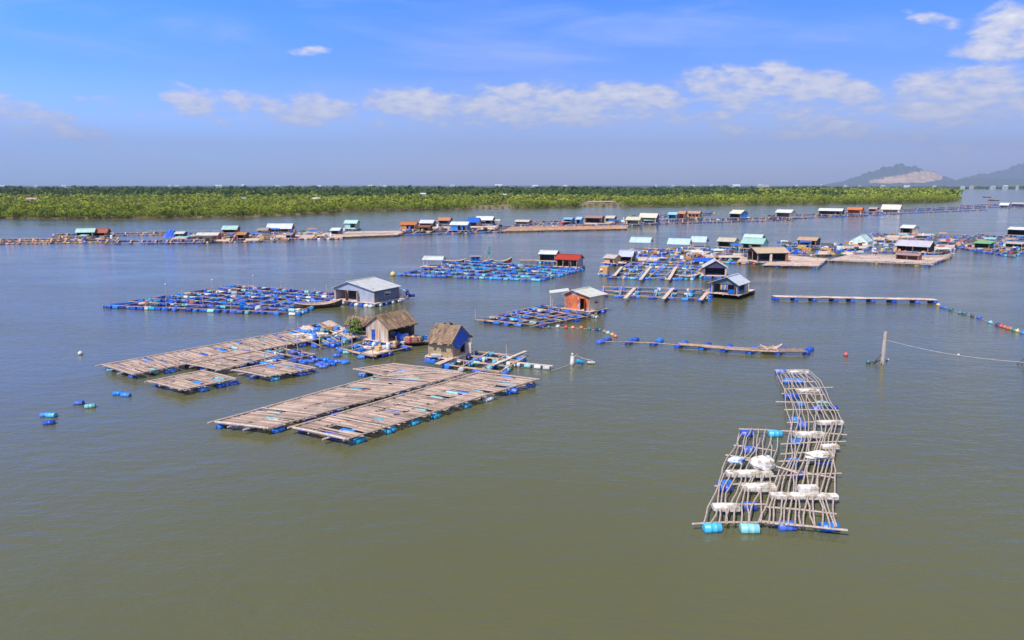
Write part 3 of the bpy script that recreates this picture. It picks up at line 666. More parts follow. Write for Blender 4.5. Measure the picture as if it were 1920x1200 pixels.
hz = [(5, 3400, 70, 20), (40, 4200, 14, 40), (68, 4200, 60, 17), (120, 4300, 70, 18), (318, 3400, 36, 24), (332, 3600, 60, 20), (410, 3800, 90, 19), (456, 3300, 42, 30), (520, 4000, 60, 20), (566, 3600, 30, 24), (600, 4200, 60, 20),
      (695, 3700, 60, 22), (715, 3300, 18, 42), (722, 3400, 44, 24), (848, 3500, 60, 26), (935, 3400, 90, 26), (1003, 3600, 80, 20), (1060, 4200, 60, 22), (1230, 4000, 30, 30), (1262, 4100, 40, 24), (1300, 3700, 40, 26), (1334, 3300, 30, 34), (1380, 3300, 90, 24), (1425, 3200, 60, 32), (1436, 3100, 66, 24), (1494, 3600, 34, 32), (1540, 3400, 26, 32), (1585, 3300, 40, 22), (1612, 3400, 30, 24), (1655, 3500, 60, 22), (1700, 3100, 60, 18), (1752, 3100, 30, 20), (1805, 3000, 40, 15), (1822, 3050, 40, 18), (1862, 3000, 50, 16), (1885, 3100, 50, 20), (1908, 2950, 24, 26)]
for (px, d, w, h) in hz:
    wc, rc = rt.choice(cols); small_building('town_building', {.66: 'tiny white roofed building', .6: 'tiny grey roofed building', .55: 'tiny reddish roofed building', .34: 'tiny teal roofed building'}[rc[0]] + ' of the hazy town strung along the horizon', px, d, w * .36, 10.5 + (h - 14) * .42, w * .2, wc, rc, 'buildings of the far town', nwin=3)
for (px, d, w, h, wc, rc, lb) in ((592, 640, 6, 5.6, (.8, .75, .6), (.82, .8, .7), 'cream roofed hut standing in mangroves above the bend of the bank'), (57, 560, 7, 6.6, (.6, .4, .38), (.66, .42, .42), 'pink roofed shed among the mangroves at far left'),
      (456, 640, 2.8, 5.9, (.7, .8, .8), (.6, .78, .8), 'small pale hut at the wood edge left of the green floating shack'), (793, 820, 6, 7.6, (.8, .8, .78), (.85, .85, .84), 'white hut between dark woods and mangroves beyond the orange shack'), (945, 800, 5, 7.0, (.78, .74, .62), (.8, .78, .68), 'white shed behind the bare orange bank'),
      (972, 760, 4.6, 6.2, (.75, .72, .6), (.62, .6, .42), 'left one of two straw coloured sheds in the clearing'), (990, 760, 3.6, 6.2, (.75, .72, .6), (.70, .68, .5), 'right one of two straw coloured sheds in the clearing'), (1033, 640, 8.6, 3.4, (.82, .8, .72), (.8, .76, .66), 'long low white house on the grassy bank'), (1051, 660, 4, 4.6, (.6, .5, .3), (.45, .4, .2), 'brown hut beside the long white house on the bank'), (1125, 700, 26, 1.6, (.55, .36, .26), (.6, .4, .3), 'long reddish roof low behind the bare field')):
    small_building('bank_hut', lb, px, d, w, h, w * .5, wc, rc, None, 'hut', nwin=2)

# ------------------------------------------------------------------ air
def haze():
    global nt
    m = bpy.data.materials.new('haze_air'); m.use_nodes = True; nt = m.node_tree; nt.nodes.clear()
    v = N('ShaderNodeVolumePrincipled'); v.inputs['Color'].default_value = (.64, .75, 1.0, 1); v.inputs['Density'].default_value = 6.6e-5; v.inputs['Anisotropy'].default_value = .1
    o = N('ShaderNodeOutputMaterial'); L(v.outputs[0], o.inputs['Volume'])
    mb = MB(); mb.box((0, 13000, 749), (40000, 27000, 1500)); ob = mb.build('haze', m); ob['kind'] = 'stuff'; return ob
haze()

# ------------------------------------------------------------------ the lattice raft in front, right
def chain(pts, z=.42): return [G(x, y, z) for x, y in pts]
def resample(pts, n):
    d = [0]
    for a, b in zip(pts, pts[1:]): d.append(d[-1] + (b - a).length)
    out = []
    for k in range(n + 1):
        s = d[-1] * k / n; i = max(j for j in range(len(d)) if d[j] <= s + 1e-9); i = min(i, len(pts) - 2)
        out.append(pts[i].lerp(pts[i + 1], (s - d[i]) / max(1e-6, d[i + 1] - d[i])))
    return out
def zp(x, y): return (1280 + x / 3.53, 680 + y / 3.53)
def lattice_raft():
    org = G(1450, 900); t = thing('lattice_raft', 'open lattice raft of wavy bamboo poles in the right foreground carrying foam blocks', 'raft', (org.x, org.y, 0)); o2 = Vector((org.x, org.y, 0))
    def lay(left, right, n, ny, m0=0):
        Lp = resample(chain([zp(*p) for p in left]), ny); Rp = resample(chain([zp(*p) for p in right]), ny)
        for k in range(n + 1):
            u = k / n; pts = []; ph = rnd.uniform(0, 6.28); am = rnd.uniform(.06, .18); fr = rnd.uniform(.55, .9); start = 0; end = ny + 1 - rnd.choice([0, 0, 0, 1, 2])
            for j in range(start, end):
                p = Lp[j].lerp(Rp[j], u) - o2
                p += Vector((am * math.sin(ph + j * fr) + rnd.uniform(-.05, .05), 0, rnd.uniform(-.02, .03))); pts.append(p)
            mb = MB(); mb.tube(pts, [.045 * (1 - .25 * i / len(pts)) for i in range(len(pts))], 6); mb.build('long_pole', POLE, t)
    lay([(150, 1065), (180, 940), (215, 830), (280, 680), (340, 560), (385, 435)], [(530, 1055), (548, 930), (560, 860), (590, 700), (612, 580), (632, 440)], 10, 16)
    lay([(560, 1060), (600, 900), (622, 740), (680, 620), (700, 520), (712, 400), (688, 280), (672, 200), (650, 120), (615, 52)], [(1035, 1085), (990, 900), (1000, 700), (1022, 560), (1048, 400), (1010, 300), (962, 200), (900, 120), (832, 50)], 13, 30)
    for (x0, y0, x1, y1) in [(62, 1068, 545, 1058), (520, 1050, 1092, 1108), (560, 1062, 1090, 1112), (172, 945, 560, 938), (540, 955, 1018, 1002), (212, 818, 590, 792), (255, 738, 590, 742), (380, 800, 600, 852), (575, 868, 1022, 908), (570, 755, 1050, 733), (600, 690, 1015, 765), (285, 612, 480, 640), (300, 640, 600, 660),
          (628, 655, 985, 645), (338, 548, 612, 584), (650, 606, 1012, 585), (372, 440, 690, 455), (655, 452, 1086, 478), (650, 540, 1078, 522), (690, 398, 1062, 388), (672, 312, 1032, 316), (616, 260, 985, 268), (652, 206, 940, 212), (672, 176, 992, 164), (655, 122, 880, 128), (610, 50, 835, 48)]:
        a = G(*zp(x0, y0), .33) - o2; b = G(*zp(x1, y1), .33) - o2; c = (a + b) / 2 + Vector((0, rnd.uniform(-.08, .08), .02)); mb = MB(); mb.tube([a, c, b], [.06, .058, .05], 6); mb.build('cross_pole', POLE, t)
    a = G(*zp(580, 675), .6) - o2; b = G(*zp(760, 730), .5) - o2; mb = MB(); mb.tube([a, b], .06, 6); mb.build('cross_pole', POLE, t)
    for (x0, y0, x1, y1, col, n) in [(385, 455, 465, 490, 'blue', 1), (565, 458, 655, 490, 'cyan', 1), (390, 568, 482, 592, 'blue', 1), (705, 520, 806, 540, 'azure', 1), (862, 640, 972, 672, 'blue', 1), (698, 650, 765, 668, 'azure', 1), (232, 798, 325, 815, 'azure', 1), (232, 822, 325, 842, 'blue', 1),
          (380, 938, 490, 968, 'blue', 1), (134, 1078, 256, 1112, 'cyan', 1), (380, 1084, 505, 1118, 'aqua', 1), (625, 1066, 750, 1100, 'blue', 1), (905, 1074, 1032, 1108, 'azure', 1), (670, 205, 770, 246, 'blue', 1), (750, 265, 806, 290, 'azure', 1), (880, 262, 960, 290, 'aqua', 1), (862, 300, 922, 320, 'blue', 1), (976, 298, 1020, 318, 'blue', 1),
          (716, 378, 784, 390, 'azure', 1), (614, 58, 684, 68, 'blue', 1), (668, 120, 740, 132, 'azure', 1), (742, 120, 805, 132, 'azure', 1), (700, 740, 790, 756, 'blue', 1), (760, 410, 820, 424, 'blue', 1), (820, 640, 900, 660, 'aqua', 1)]:
        p = G(*zp((x0 + x1) / 2, (y0 + y1) / 2 - 3), .16) - o2; p.z = .12
        ln = (x1 - x0) / 3.53 / PM(*zp((x0 + x1) / 2, y1)); inst('barrel', BM[col], t, p, (rnd.uniform(-3, 3), 0, rnd.uniform(-.12, .12)), (max(.6, min(1.5, ln / .95)), 1.0, 1.0))
    t2 = t
    for i, (x0, y0, x1, y1, hh, lb) in enumerate([(290, 712, 590, 755, .30, 'long foam block under the white bundle on the lattice raft'), (385, 800, 612, 850, .32, 'long foam block across the middle left of the lattice raft'), (582, 862, 1018, 902, .26, 'longest foam strip lying across the lattice raft'),
           (200, 932, 372, 980, .30, 'lumpy foam block near the front left of the lattice raft'), (738, 456, 935, 496, .32, 'clean rectangular foam block at the far middle of the lattice raft'), (920, 538, 1030, 572, .26, 'small grubby foam piece at the right edge of the lattice raft'),
           (888, 382, 1060, 410, .24, 'thin foam strip at the far right bend of the lattice raft'), (752, 170, 900, 198, .22, 'thin foam strip near the far end of the lattice raft'), (690, 52, 830, 72, .22, 'foam strip across the very far end of the lattice raft')]):
        wpx = (x1 - x0) / 3.53; cx, cy = zp((x0 + x1) / 2, (y0 + y1) / 2); w = wpx / PM(cx, cy, .3); d = max(.35, min(1.0, (y1 - y0) / 3.53 / PM(cx, cy, .3) * 1.6)); c = G(cx, cy, .38)
        foam_block(c, w, d, hh, rnd.uniform(-.04, .04), lb)
def foam_block(c, w, d, h, rz, label, z=None, cat='foam block', group=None):
    n = max(3, int(w / .3)); mb = MB(); rings = []
    for i in range(n + 1):
        x = -w / 2 + w * i / n; k = .9 if i in (0, n) else 1; a = d / 2 * k * rnd.uniform(.88, 1.06); hh = h / 2 * k * rnd.uniform(.86, 1.08); e = rnd.uniform(.72, .92)
        rings.append([(x, -a, -hh * e), (x, -a, hh * e), (x, -a * e, hh), (x, a * e, hh), (x, a, hh * e), (x, a, -hh * e), (x, a * e, -hh), (x, -a * e, -hh)])
    m = 8; mb.add([p for r_ in rings for p in r_], [(i * m + k, (i + 1) * m + k, (i + 1) * m + (k + 1) % m, i * m + (k + 1) % m) for i in range(n) for k in range(m)] + [tuple(range(m)), tuple(n * m + m - 1 - k for k in range(m))])
    o = mb.build('foam_block', FOAM); o.location = (c.x, c.y, (c.z if z is None else z)); o.rotation_euler = (0, 0, rz); return tag(o, label, cat, group)
lattice_raft()
def bundle(px, py, r, sz, label, m=FOAM, z=.75, name='cloth_bundle', cat='bundle'):
    mb = MB(); mb.ball((0, 0, 0), r, 0, sz, 12, .2); o = mb.build(name, m, None, False); p = G(px, py, z); o.location = p; return tag(o, label, cat)
c_ = zp(530, 668); bundle(*c_, .62, (1.25, .8, .72), 'big lumpy white foam bundle heaped on the left half of the lattice raft', z=.80)
c_ = zp(905, 612); bundle(*c_, .5, (1.9, .8, .5), 'broad white sack sagging on the far right part of the lattice raft', z=.62, name='sack', cat='sack')
c_ = zp(830, 838); foam_block(G(*c_, .68), 1.0, .6, .42, 0, 'square foam block sitting on top of the longest foam strip')
STRIPE = mat('patterned_sack', (.62, .66, .74), .8, .2, (1, 1, 1), 3, stain=((.05, .22, .62), 3.4, .5))
c_ = zp(355, 648); bundle(*c_, .42, (1.15, .7, .6), 'blue and white patterned sack at the left edge of the lattice raft', STRIPE, z=.55, name='sack', cat='sack')
c_ = zp(560, 640); bundle(*c_, .26, (1, .7, .9), 'pale aqua tub against the white bundle on the lattice raft', BC['aqua'], z=.85, name='tub', cat='tub')

# ------------------------------------------------------------------ slatted bamboo rafts, centre and left
NEARP = ['azure'] * 4 + ['blue'] * 4 + ['cyan'] * 3 + ['white']
slat_raft('bamboo_raft', 'long slatted bamboo raft, nearest of the pair in the middle foreground', [(545, 804), (650, 827), (1010, 713), (897, 700)], NEARP, rag=.3)
slat_raft('bamboo_raft', 'long slatted bamboo raft lying just behind and left of the nearest one', [(399, 794), (500, 806), (872, 702), (752, 694)], NEARP, rag=.3)
slat_raft('bamboo_raft', 'short slatted raft behind the pair, nearest the thatched hut', [(664, 694), (722, 707), (862, 699), (738, 684)], rag=.3)
slat_raft('bamboo_raft', 'slatted raft reaching furthest left, with blue barrels at its left tip', [(190, 686), (250, 704), (600, 637), (552, 621)], BASE_PAL, rag=.35, step=2.6)
slat_raft('bamboo_raft', 'ragged slatted raft joined inside the longest left raft', [(338, 682), (412, 696), (520, 668), (448, 655)], BASE_PAL, rag=.35, step=2.2)
slat_raft('bamboo_raft', 'small separate slatted raft at the front of the left group', [(278, 717), (344, 733), (443, 712), (380, 697)], ['blue', 'azure'], rag=.3, step=1.4)
slat_raft('bamboo_raft', 'small slatted raft at the right front of the left group beside loose blue barrels', [(436, 696), (500, 708), (592, 692), (530, 680)], BASE_PAL, rag=.35, step=1.8)
cage_raft('cage_raft', 'untidy open raft of poles and planks between the left slatted rafts', [(448, 668), (520, 684), (588, 666), (505, 650)], 3, 3, step=1.3, pw=.14)
cage_raft('cage_raft', 'open pole raft with blue barrels left of the thatched house', [(538, 622), (600, 650), (672, 634), (620, 603)], 3, 4, step=1.3, pw=.16, filled=.35, posts=5)
cage_raft('cage_raft', 'small pole raft in front of the thatched house', [(642, 655), (700, 669), (768, 652), (700, 637)], 3, 2, step=1.5, pw=.2, filled=.4)
cage_raft('cage_raft', 'pole frame raft with cyan and white barrels right of the thatched hut', [(835, 685), (938, 699), (985, 671), (885, 659)], 3, 3, pal=['azure', 'cyan', 'aqua', 'white', 'blue', 'blue', 'aqua'], step=1.5, pw=.2, posts=4)
# plank boom sticking out to the right of that frame, with pale floats
def boom(name, label, a, b, w=.5, pal=('white',), nb=3, z=.35, wood=PLANKL, off=0, pairs=False, length=1.0):
    A, B = G(*a), G(*b); c = (A + B) / 2; t = thing(name, label, 'walkway', (c.x, c.y, 0)); d = (B - A); L_ = d.length; d.normalize(); s = Vector((-d.y, d.x, 0)); mb = MB(); k = max(2, int(L_ / 3.5))
    for i in range(k):
        for q in ((-1, 0, 1) if w > .45 else (0,)):
            p0 = A - c + d * (L_ * i / k - .15) + s * (q * w / 3 + rnd.uniform(-.03, .03)); p1 = A - c + d * (L_ * (i + 1) / k + .15) + s * (q * w / 3 + rnd.uniform(-.03, .03)); p0.z = z + rnd.uniform(-.02, .04); p1.z = z + rnd.uniform(-.02, .04); mb.beam(p0, p1, w / 3.4 if w > .45 else w, .06)
    mb.build('plank', wood, t)
    for i in range(nb):
        p = A - c + d * (L_ * (i + .5) / nb + rnd.uniform(-.2, .2)); p.z = .1
        for q in ((-.6, .6) if pairs else (0,)):
            inst('barrel', BM[rnd.choice(pal)], t, p + s * (q + off), (rnd.uniform(-3, 3), 0, head(A, B) + (math.pi / 2 if pairs else 0)), (length, 1, 1))
    return t
boom('float_boom', 'plank boom with pale floats pointing right from the hut frame raft', (945, 684), (1034, 693), .3, ('white', 'white', 'aqua'), 5, length=.7)
boom('gangplank', 'sloping gangplank from the thatched hut down to the slatted rafts', (822, 694), (878, 670), .55, ('blue',), 2, z=.6)
boom('gangplank', 'pole walkway crossing the barrel frame right of the hut', (925, 694), (985, 668), .35, ('aqua', 'white'), 3, z=.5)

# ------------------------------------------------------------------ loose barrels
def loose(px, py, col, label, group=None, h=0.0, s=.78):
    o = inst('barrel', BM[col], None, (0, 0, 0), (rnd.uniform(-3, 3), rnd.uniform(-.1, .1), h), (s, s, s)); p = G(px, py, .1); o.location = (p.x, p.y, .08); return tag(o, label, 'barrel', group)
for (x, y, c, lb, h) in [(86, 778, 'azure', 'azure barrel at the left of the trio drifting at far left', .2), (97, 779, 'cyan', 'lighter blue barrel at the right of the drifting trio', -.2), (92, 793, 'blue', 'deep blue barrel drifting nearest of the trio at far left', .3), (148, 756, 'blue', 'half sunk blue barrel left of the pale drifting one', 0), (169, 762, 'aqua', 'pale blue barrel drifting alone between the trio and the raft', .3),
       (221, 738, 'azure', 'left one of two azure barrels adrift in front of the left rafts', .1), (236, 741, 'azure', 'right one of two azure barrels adrift in front of the left rafts', -.1), (567, 648, 'blue', 'blue barrel against the inner edge of the long left raft', .3), (591, 650, 'blue', 'big blue barrel floating alone in the gap left of the thatched house', 0), (636, 654, 'blue', 'blue barrel upper left of the small house raft', .2),
       (632, 667, 'blue', 'blue barrel between the cluster and the small house raft', .4), (678, 670, 'azure', 'bright blue barrel floating alone in front of the house raft', -.1), (583, 694, 'blue', 'blue barrel at the right tip of the small slatted raft', .1), (650, 661, 'aqua', 'pale aqua barrel under the left corner of the small house raft', 0), (704, 666, 'aqua', 'pale aqua barrel under the right corner of the small house raft', 0), (754, 656, 'navy', 'dark blue barrel at the stern of the laden boat', .5)]:
    loose(x, y, c, lb, None, h)
for (x, y, h) in [(562, 677, .1), (574, 678, .9), (584, 678, -.2), (592, 675, .2), (600, 674, .6), (604, 681, 0), (612, 675, .4), (613, 684, .1), (622, 678, .8), (598, 685, -.4), (606, 688, .2), (623, 683, -.1), (634, 678, .3), (644, 678, .1), (648, 680, .8), (568, 681, 0)]:
    loose(x, y, rnd.choice(['blue', 'blue', 'azure']), 'blue barrel packed in the floating cluster between the left rafts and the house', 'blue barrels clustered in the gap', h)

# ------------------------------------------------------------------ near houses
PAL_D = ['blue', 'navy', 'dark', 'azure']
TAN = (.52, .40, .28)
house_abc('thatched_hut', 'square woven hut with a brown thatched roof and blue gable sheet', (805, 667), (849, 672), (893, 661), 32, 23, THATCH, wall=WOVEN, ridge='x', over=.45, thatch=True, gable=TARPB, og=.1, right=[(.45, .75, 0, .7)], pal=PAL_D, deck=.35, nb=5, cat='hut')
hut_ = bpy.data.objects['thatched_hut']; X_, Y_, f_, h_, r_ = DIMS; mb = MB(); xp = X_ + .09
pl_ = [(xp, -Y_ * .92, f_ + h_ * .72), (xp + .04, -Y_ * .35, f_ + h_ * .42), (xp + .02, Y_ * .35, f_ + h_ * .66), (xp, Y_ * .95, f_ + h_ * .95), (xp, Y_ * .9, f_ + h_ + .1), (xp, 0, f_ + h_ + r_ * .93), (xp, -Y_ * .9, f_ + h_ + .1)]
mb.add(pl_ + [(x - .03, y, z) for x, y, z in pl_], [tuple(range(7)), tuple(range(13, 6, -1))] + [(k, k + 7, (k + 1) % 7 + 7, (k + 1) % 7) for k in range(7)]); mb.build('tarpaulin', TARPB, hut_)
house_abc('thatched_house', 'thatched house with a peeling striped gable and dark open porch', (690, 635), (728, 641), (776, 629), 28, 18, THATCH, wall=paint((.30, .22, .15)), frontwall=mat('patched_gable', (.62, .50, .38), .85, .4, (2.2, 2.2, .3), 1.6, col2=(.25, .17, .12), stain=((.62, .26, .07), 1.5, .50)), ridge='y', over=.5, og=.25, thatch=True, openw='right', pal=BASE_PAL, deck=.4, nb=4)
tl = thing('thatched_shelter', 'low sagging thatch shelter leaning against the left of the thatched house', 'shelter', tuple(G(672, 633)))
def thatch_slab(t, w, d, h0, h1, x0=0):
    mb = MB(); mb.slab([(-w / 2, -d / 2, h0), (w / 2, -d / 2, h0), (w / 2, d / 2, h1), (-w / 2, d / 2, h1)], .12)
    for k in range(90):
        x = rnd.uniform(-w / 2, w / 2); y = rnd.uniform(-d / 2, d / 2); z = h0 + (h1 - h0) * (y + d / 2) / d + .03; L_ = rnd.uniform(.2, .4); s = (h1 - h0) / d * L_
        mb.beam((x, y - L_, z - s), (x + rnd.uniform(-.1, .1), y + L_, z + s), rnd.uniform(.1, .25), .03)
    mb.build('roof', THATCH, t); pm = MB()
    for x in (-1, 1):
        for y in (-1, 1): pm.tube([(x * w * .45, y * d * .45, .3), (x * w * .45, y * d * .45, h0 if y < 0 else h1)], .06, 6)
    pm.build('post', POLE, t); fm = MB()
    for k in range(8): fm.box((0, -d / 2 + d * (k + .5) / 8, .42), (w, d / 9, .05))
    fm.build('platform', PLANK, t); wm = MB(); wm.box((0, d * .42, (h0 + .4) / 2 + .2), (w * .9, .05, h0 - .3)); wm.build('wall', DARKIN, t)
thatch_slab(tl, 2.6, 2.4, 1.7, 2.2)
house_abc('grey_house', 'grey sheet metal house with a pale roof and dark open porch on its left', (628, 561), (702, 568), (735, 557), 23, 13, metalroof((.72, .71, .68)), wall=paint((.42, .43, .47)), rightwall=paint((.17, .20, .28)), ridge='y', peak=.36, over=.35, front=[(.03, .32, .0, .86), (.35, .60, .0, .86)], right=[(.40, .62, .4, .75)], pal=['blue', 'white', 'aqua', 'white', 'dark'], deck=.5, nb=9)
house_abc('orange_house', 'small boxy house with rusty orange walls and a cream roof', (1062, 577), (1107, 583), (1130, 578), 28, 8, metalroof((.80, .78, .66)), wall=paint((.60, .20, .07)), frontwall=mat('rust_orange_sheet', (.72, .22, .06), .7, .5, (1, 1, 1), .9, col2=(.40, .07, .04), stain=((.50, .62, .78), .7, .57)), rightwall=paint((.84, .70, .52)), ridge='y', peak=.35, over=.4, right=[(.35, .6, .45, .7)], front=[(.62, .84, 0, .8)], pal=PAL_D, deck=.4, nb=5, depth=3.4)
aw = thing('awning', 'thin cream awning sheet reaching left from the orange house roof', 'awning', tuple(G(1050, 578))); mb = MB(); mb.slab([(-1.5, -.8, 2.25), (1.2, -.8, 2.6), (1.2, 1.2, 2.7), (-1.5, 1.2, 2.35)], .04); mb.build('sheet', metalroof((.80, .78, .66)), aw); mb = MB(); [mb.tube([(x, y, .2), (x, y, z)], .05, 5) for x, y, z in ((-1.3, -.6, 2.25), (-1.3, 1, 2.32), (1.0, 1, 2.6))]; mb.build('post', POLE, aw)
house_abc('white_roofed_houseboat', 'open fronted houseboat under a bluish white gable roof on a curved barge', (1333, 549), (1380, 553), (1404, 546), 21, 11, metalroof((.72, .76, .80)), wall=paint((.14, .16, .17)), ridge='y', peak=.62, over=.5, front=[(.06, .9, .0, .86)], right=[(.2, .8, .25, .8)], rightwall=paint((.16, .20, .24)), pal=PAL_D, deck=.5, nb=0, depth=4.4, cat='houseboat', fl=.75)
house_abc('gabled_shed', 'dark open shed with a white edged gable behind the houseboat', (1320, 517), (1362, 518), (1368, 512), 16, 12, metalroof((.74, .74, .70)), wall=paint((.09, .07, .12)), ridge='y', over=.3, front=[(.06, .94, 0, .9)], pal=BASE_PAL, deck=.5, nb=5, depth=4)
house_px('red_roofed_house', 'open fronted house with a bright red roof behind the barrel raft', 1063, 500, 54, 16, 7, metalroof((.55, .06, .035)), 3.6, 0, wall=paint((.22, .16, .13)), front=[(.05, .3, 0, .85), (.36, .58, 0, .85), (.7, .95, 0, .85)], rightwall=paint((.30, .36, .50)), pal=BASE_PAL, nb=6, over=.35)
house_px('white_roofed_shack', 'white roofed shack with bare frame behind the red roofed house', 1026, 489, 40, 15, 5, metalroof((.80, .80, .76)), 3, 0, wall=paint((.10, .12, .12)), openw='front', pal=BASE_PAL, nb=4)
fr = thing('bare_frame', 'skeleton of a shed, bare grey poles left of the white roofed shack', 'frame', tuple(G(992, 491))); mb = MB()
for x in (-1.8, -.6, .6, 1.8):
    for y in (-1, 1): mb.tube([(x, y, .1), (x, y, 2.2 + .3 * x / 1.8)], .06, 5)
for z in (1.2, 2.0):
    for y in (-1, 1): mb.tube([(-2.2, y, z - .25), (2.0, y, z + .25)], .05, 5)
for x in (-1.8, 0, 1.8): mb.tube([(x, -1, 2.0), (x, 0, 2.5), (x, 1, 2.0)], .05, 5)
mb.build('pole', mat('grey_pole', (.30, .29, .30), .8), fr); mb = MB(); mb.box((0, 0, .4), (4.2, 2.4, .08)); mb.build('platform', PLANK, fr)
house_px('open_pavilion', 'open pavilion on thin posts with a pale flat roof left of the barrel raft', 811, 500, 44, 15, 5, metalroof((.74, .76, .70)), 2.6, 0, ridge='x', pal=BASE_PAL, nb=3, over=.25, cat='pavilion')

# ------------------------------------------------------------------ boats
def boat(name, label, px, py, L_, B_, rz, hull=DARKW, inner=PLANK, cabin=None, h=.6, cargo=None, rise=.5, cat='boat'):
    p = G(px, py); t = thing(name, label, cat, (p.x, p.y, 0), rz); n = 12; mb = MB(); im = MB(); secs = []; sin_ = []
    for i in range(n + 1):
        s = i / n * 2 - 1; w = B_ / 2 * (1 - abs(s) ** 2.6) + .05; z = h * .75 + rise * abs(s) ** 2.2 * (1 if s > 0 else .6); k = -.25 + (rise + .2) * max(0, abs(s) - .72) * 2
        x = s * L_ / 2; secs.append([(x, -w, z), (x, -w * .8, z * .4), (x, 0, k), (x, w * .8, z * .4), (x, w, z)]); sin_.append([(x * .97, -w * .88, z - .01), (x * .95, -w * .55, .18 + .5 * max(0, k)), (x * .95, w * .55, .18 + .5 * max(0, k)), (x * .97, w * .88, z - .01)])
    mb.add([q for r_ in secs for q in r_], [(i * 5 + k, (i + 1) * 5 + k, (i + 1) * 5 + k + 1, i * 5 + k + 1) for i in range(n) for k in range(4)]); mb.build('hull', hull, t)
    im.add([q for r_ in sin_ for q in r_], [(i * 4 + k, (i + 1) * 4 + k, (i + 1) * 4 + k + 1, i * 4 + k + 1) for i in range(n) for k in range(3)]); im.build('inner_planking', inner, t)
    g = MB()
    for sgn in (0, 4): g.tube([Vector(secs[i][sgn]) + Vector((0, 0, .02)) for i in range(n + 1)], .045, 5)
    g.build('gunwale', PLANKL, t); b = MB()
    for s in (-.5, -.15, .25, .6): b.box((s * L_ / 2, 0, h * .66), (.22, B_ * .8, .04))
    b.build('thwart', PLANK, t)
    if cabin:
        c = MB(); cl = L_ * .3; cx = -L_ * .12; wall_holes(c, (cx - cl / 2, -B_ * .3, 0), (cx + cl / 2, -B_ * .3, 0), 1.2, [(.15, .42, .45, .85), (.58, .85, .45, .85)], .05, 0, h * .6); wall_holes(c, (cx + cl / 2, B_ * .3, 0), (cx - cl / 2, B_ * .3, 0), 1.2, [], .05, 0, h * .6)
        wall_holes(c, (cx - cl / 2, B_ * .3, 0), (cx - cl / 2, -B_ * .3, 0), 1.2, [(.2, .8, 0, .8)], .05, 0, h * .6); wall_holes(c, (cx + cl / 2, -B_ * .3, 0), (cx + cl / 2, B_ * .3, 0), 1.2, [(.2, .8, .45, .8)], .05, 0, h * .6); c.build('cabin', cabin, t)
        r_ = MB(); r_.box((cx, 0, h * .6 + 1.25), (cl + .5, B_ * .75, .07)); r_.build('cabin_roof', metalroof((.7, .5, .4)), t); mm = MB(); mm.tube([(L_ * .2, 0, .4), (L_ * .2, 0, 2.6)], .05, 5); mm.build('mast', PLANK, t)
    return t
BLUEP = paint((.02, .16, .5)); boat('wooden_boat', 'long dark wooden boat moored left of the grey house', 598, 577, 6.6, 1.8, .42, DARKW, PLANK, h=.75)
boat('laden_boat', 'dark boat piled with blue tanks beside the thatched house', 772, 646, 5.2, 1.5, .12, DARKW, PLANK, h=.45)
boat('barge', 'curved tan barge hull carrying the white roofed houseboat', 1366, 552, 8.4, 4.0, .06, DARKW, PLANKL, h=.6, rise=.25, cat='barge')
boat('wooden_boat', 'slim wooden boat beside the gabled shed', 1289, 521, 4.6, 1.3, .05, DARKW, PLANKL, h=.45)
boat('fishing_boat', 'bright blue fishing boat with a small cabin amid the middle barrel raft', 898, 494, 6.4, 2.0, .1, BLUEP, PLANK, BLUEP)
boat('fishing_boat', 'blue canopied boat left of the cabin boat in the middle raft', 852, 493, 5.4, 1.6, .1, BLUEP, PLANK, h=.6)
boat('sampan', 'slim brown sampan with a raised bow beside the blue cabin boat', 938, 493, 5.4, 1.2, .25, REDW, PLANK, h=.5, rise=.9)
boat('small_boat', 'small boat hauled against the right end of the barrel boom', 1445, 660, 2.1, .8, -.2, mat('grey_hull', (.35, .33, .33), .8), PLANK, h=.5)

# ------------------------------------------------------------------ cage rafts, middle distance
cage_raft('cage_raft', 'wide raft of net cages on rows of blue barrels at the left', [(196, 573), (560, 587), (636, 551), (446, 535)], 9, 7, dense=True, step=1.45, prob=.92, pw=.22, posts=16)
cage_raft('cage_raft', 'raft of blue barrel cages with a red roofed house at its right end', [(748, 514), (1012, 524), (1092, 505), (868, 488)], 9, 5, pal=['azure'] * 5 + ['blue'] * 4 + ['cyan'] * 3 + ['aqua', 'navy'], dense=True, step=1.4, prob=.95, pw=.2, posts=10)
cage_raft('cage_raft', 'cage raft with scattered blue barrels left of the orange house', [(892, 600), (1010, 611), (1118, 592), (1020, 573)], 6, 5, step=1.9, prob=.75, pw=.18, posts=6)
cage_raft('cage_raft', 'cage raft crossed by diagonal planks between the orange house and the houseboat', [(1130, 553), (1326, 561), (1330, 543), (1132, 538)], 6, 2, step=1.9, prob=.8, pw=.24, posts=3)
cage_raft('cage_raft', 'cage raft left of the gabled shed with azure barrels along its front', [(1144, 520), (1296, 522), (1318, 500), (1184, 492)], 6, 4, pal=['azure'] * 4 + ['blue'] * 2 + ['cyan', 'aqua', 'yellow', 'navy'], step=1.5, prob=.85, pw=.2, posts=6)
cage_raft('cage_raft', 'cluttered cage raft under the pale blue pavilions', [(1190, 490), (1318, 492), (1372, 468), (1205, 466)], 6, 4, pal=BASE_PAL + ['dark', 'white', 'orange'], step=1.5, prob=.85, pw=.2, filled=.25, posts=10)
cage_raft('cage_raft', 'cage raft with orange and blue floats left of the tan roofed dark house', [(1325, 490), (1402, 493), (1412, 477), (1340, 474)], 4, 2, pal=['azure', 'blue', 'orange', 'cyan', 'red'], step=1.5, prob=.85, pw=.3, filled=.4)
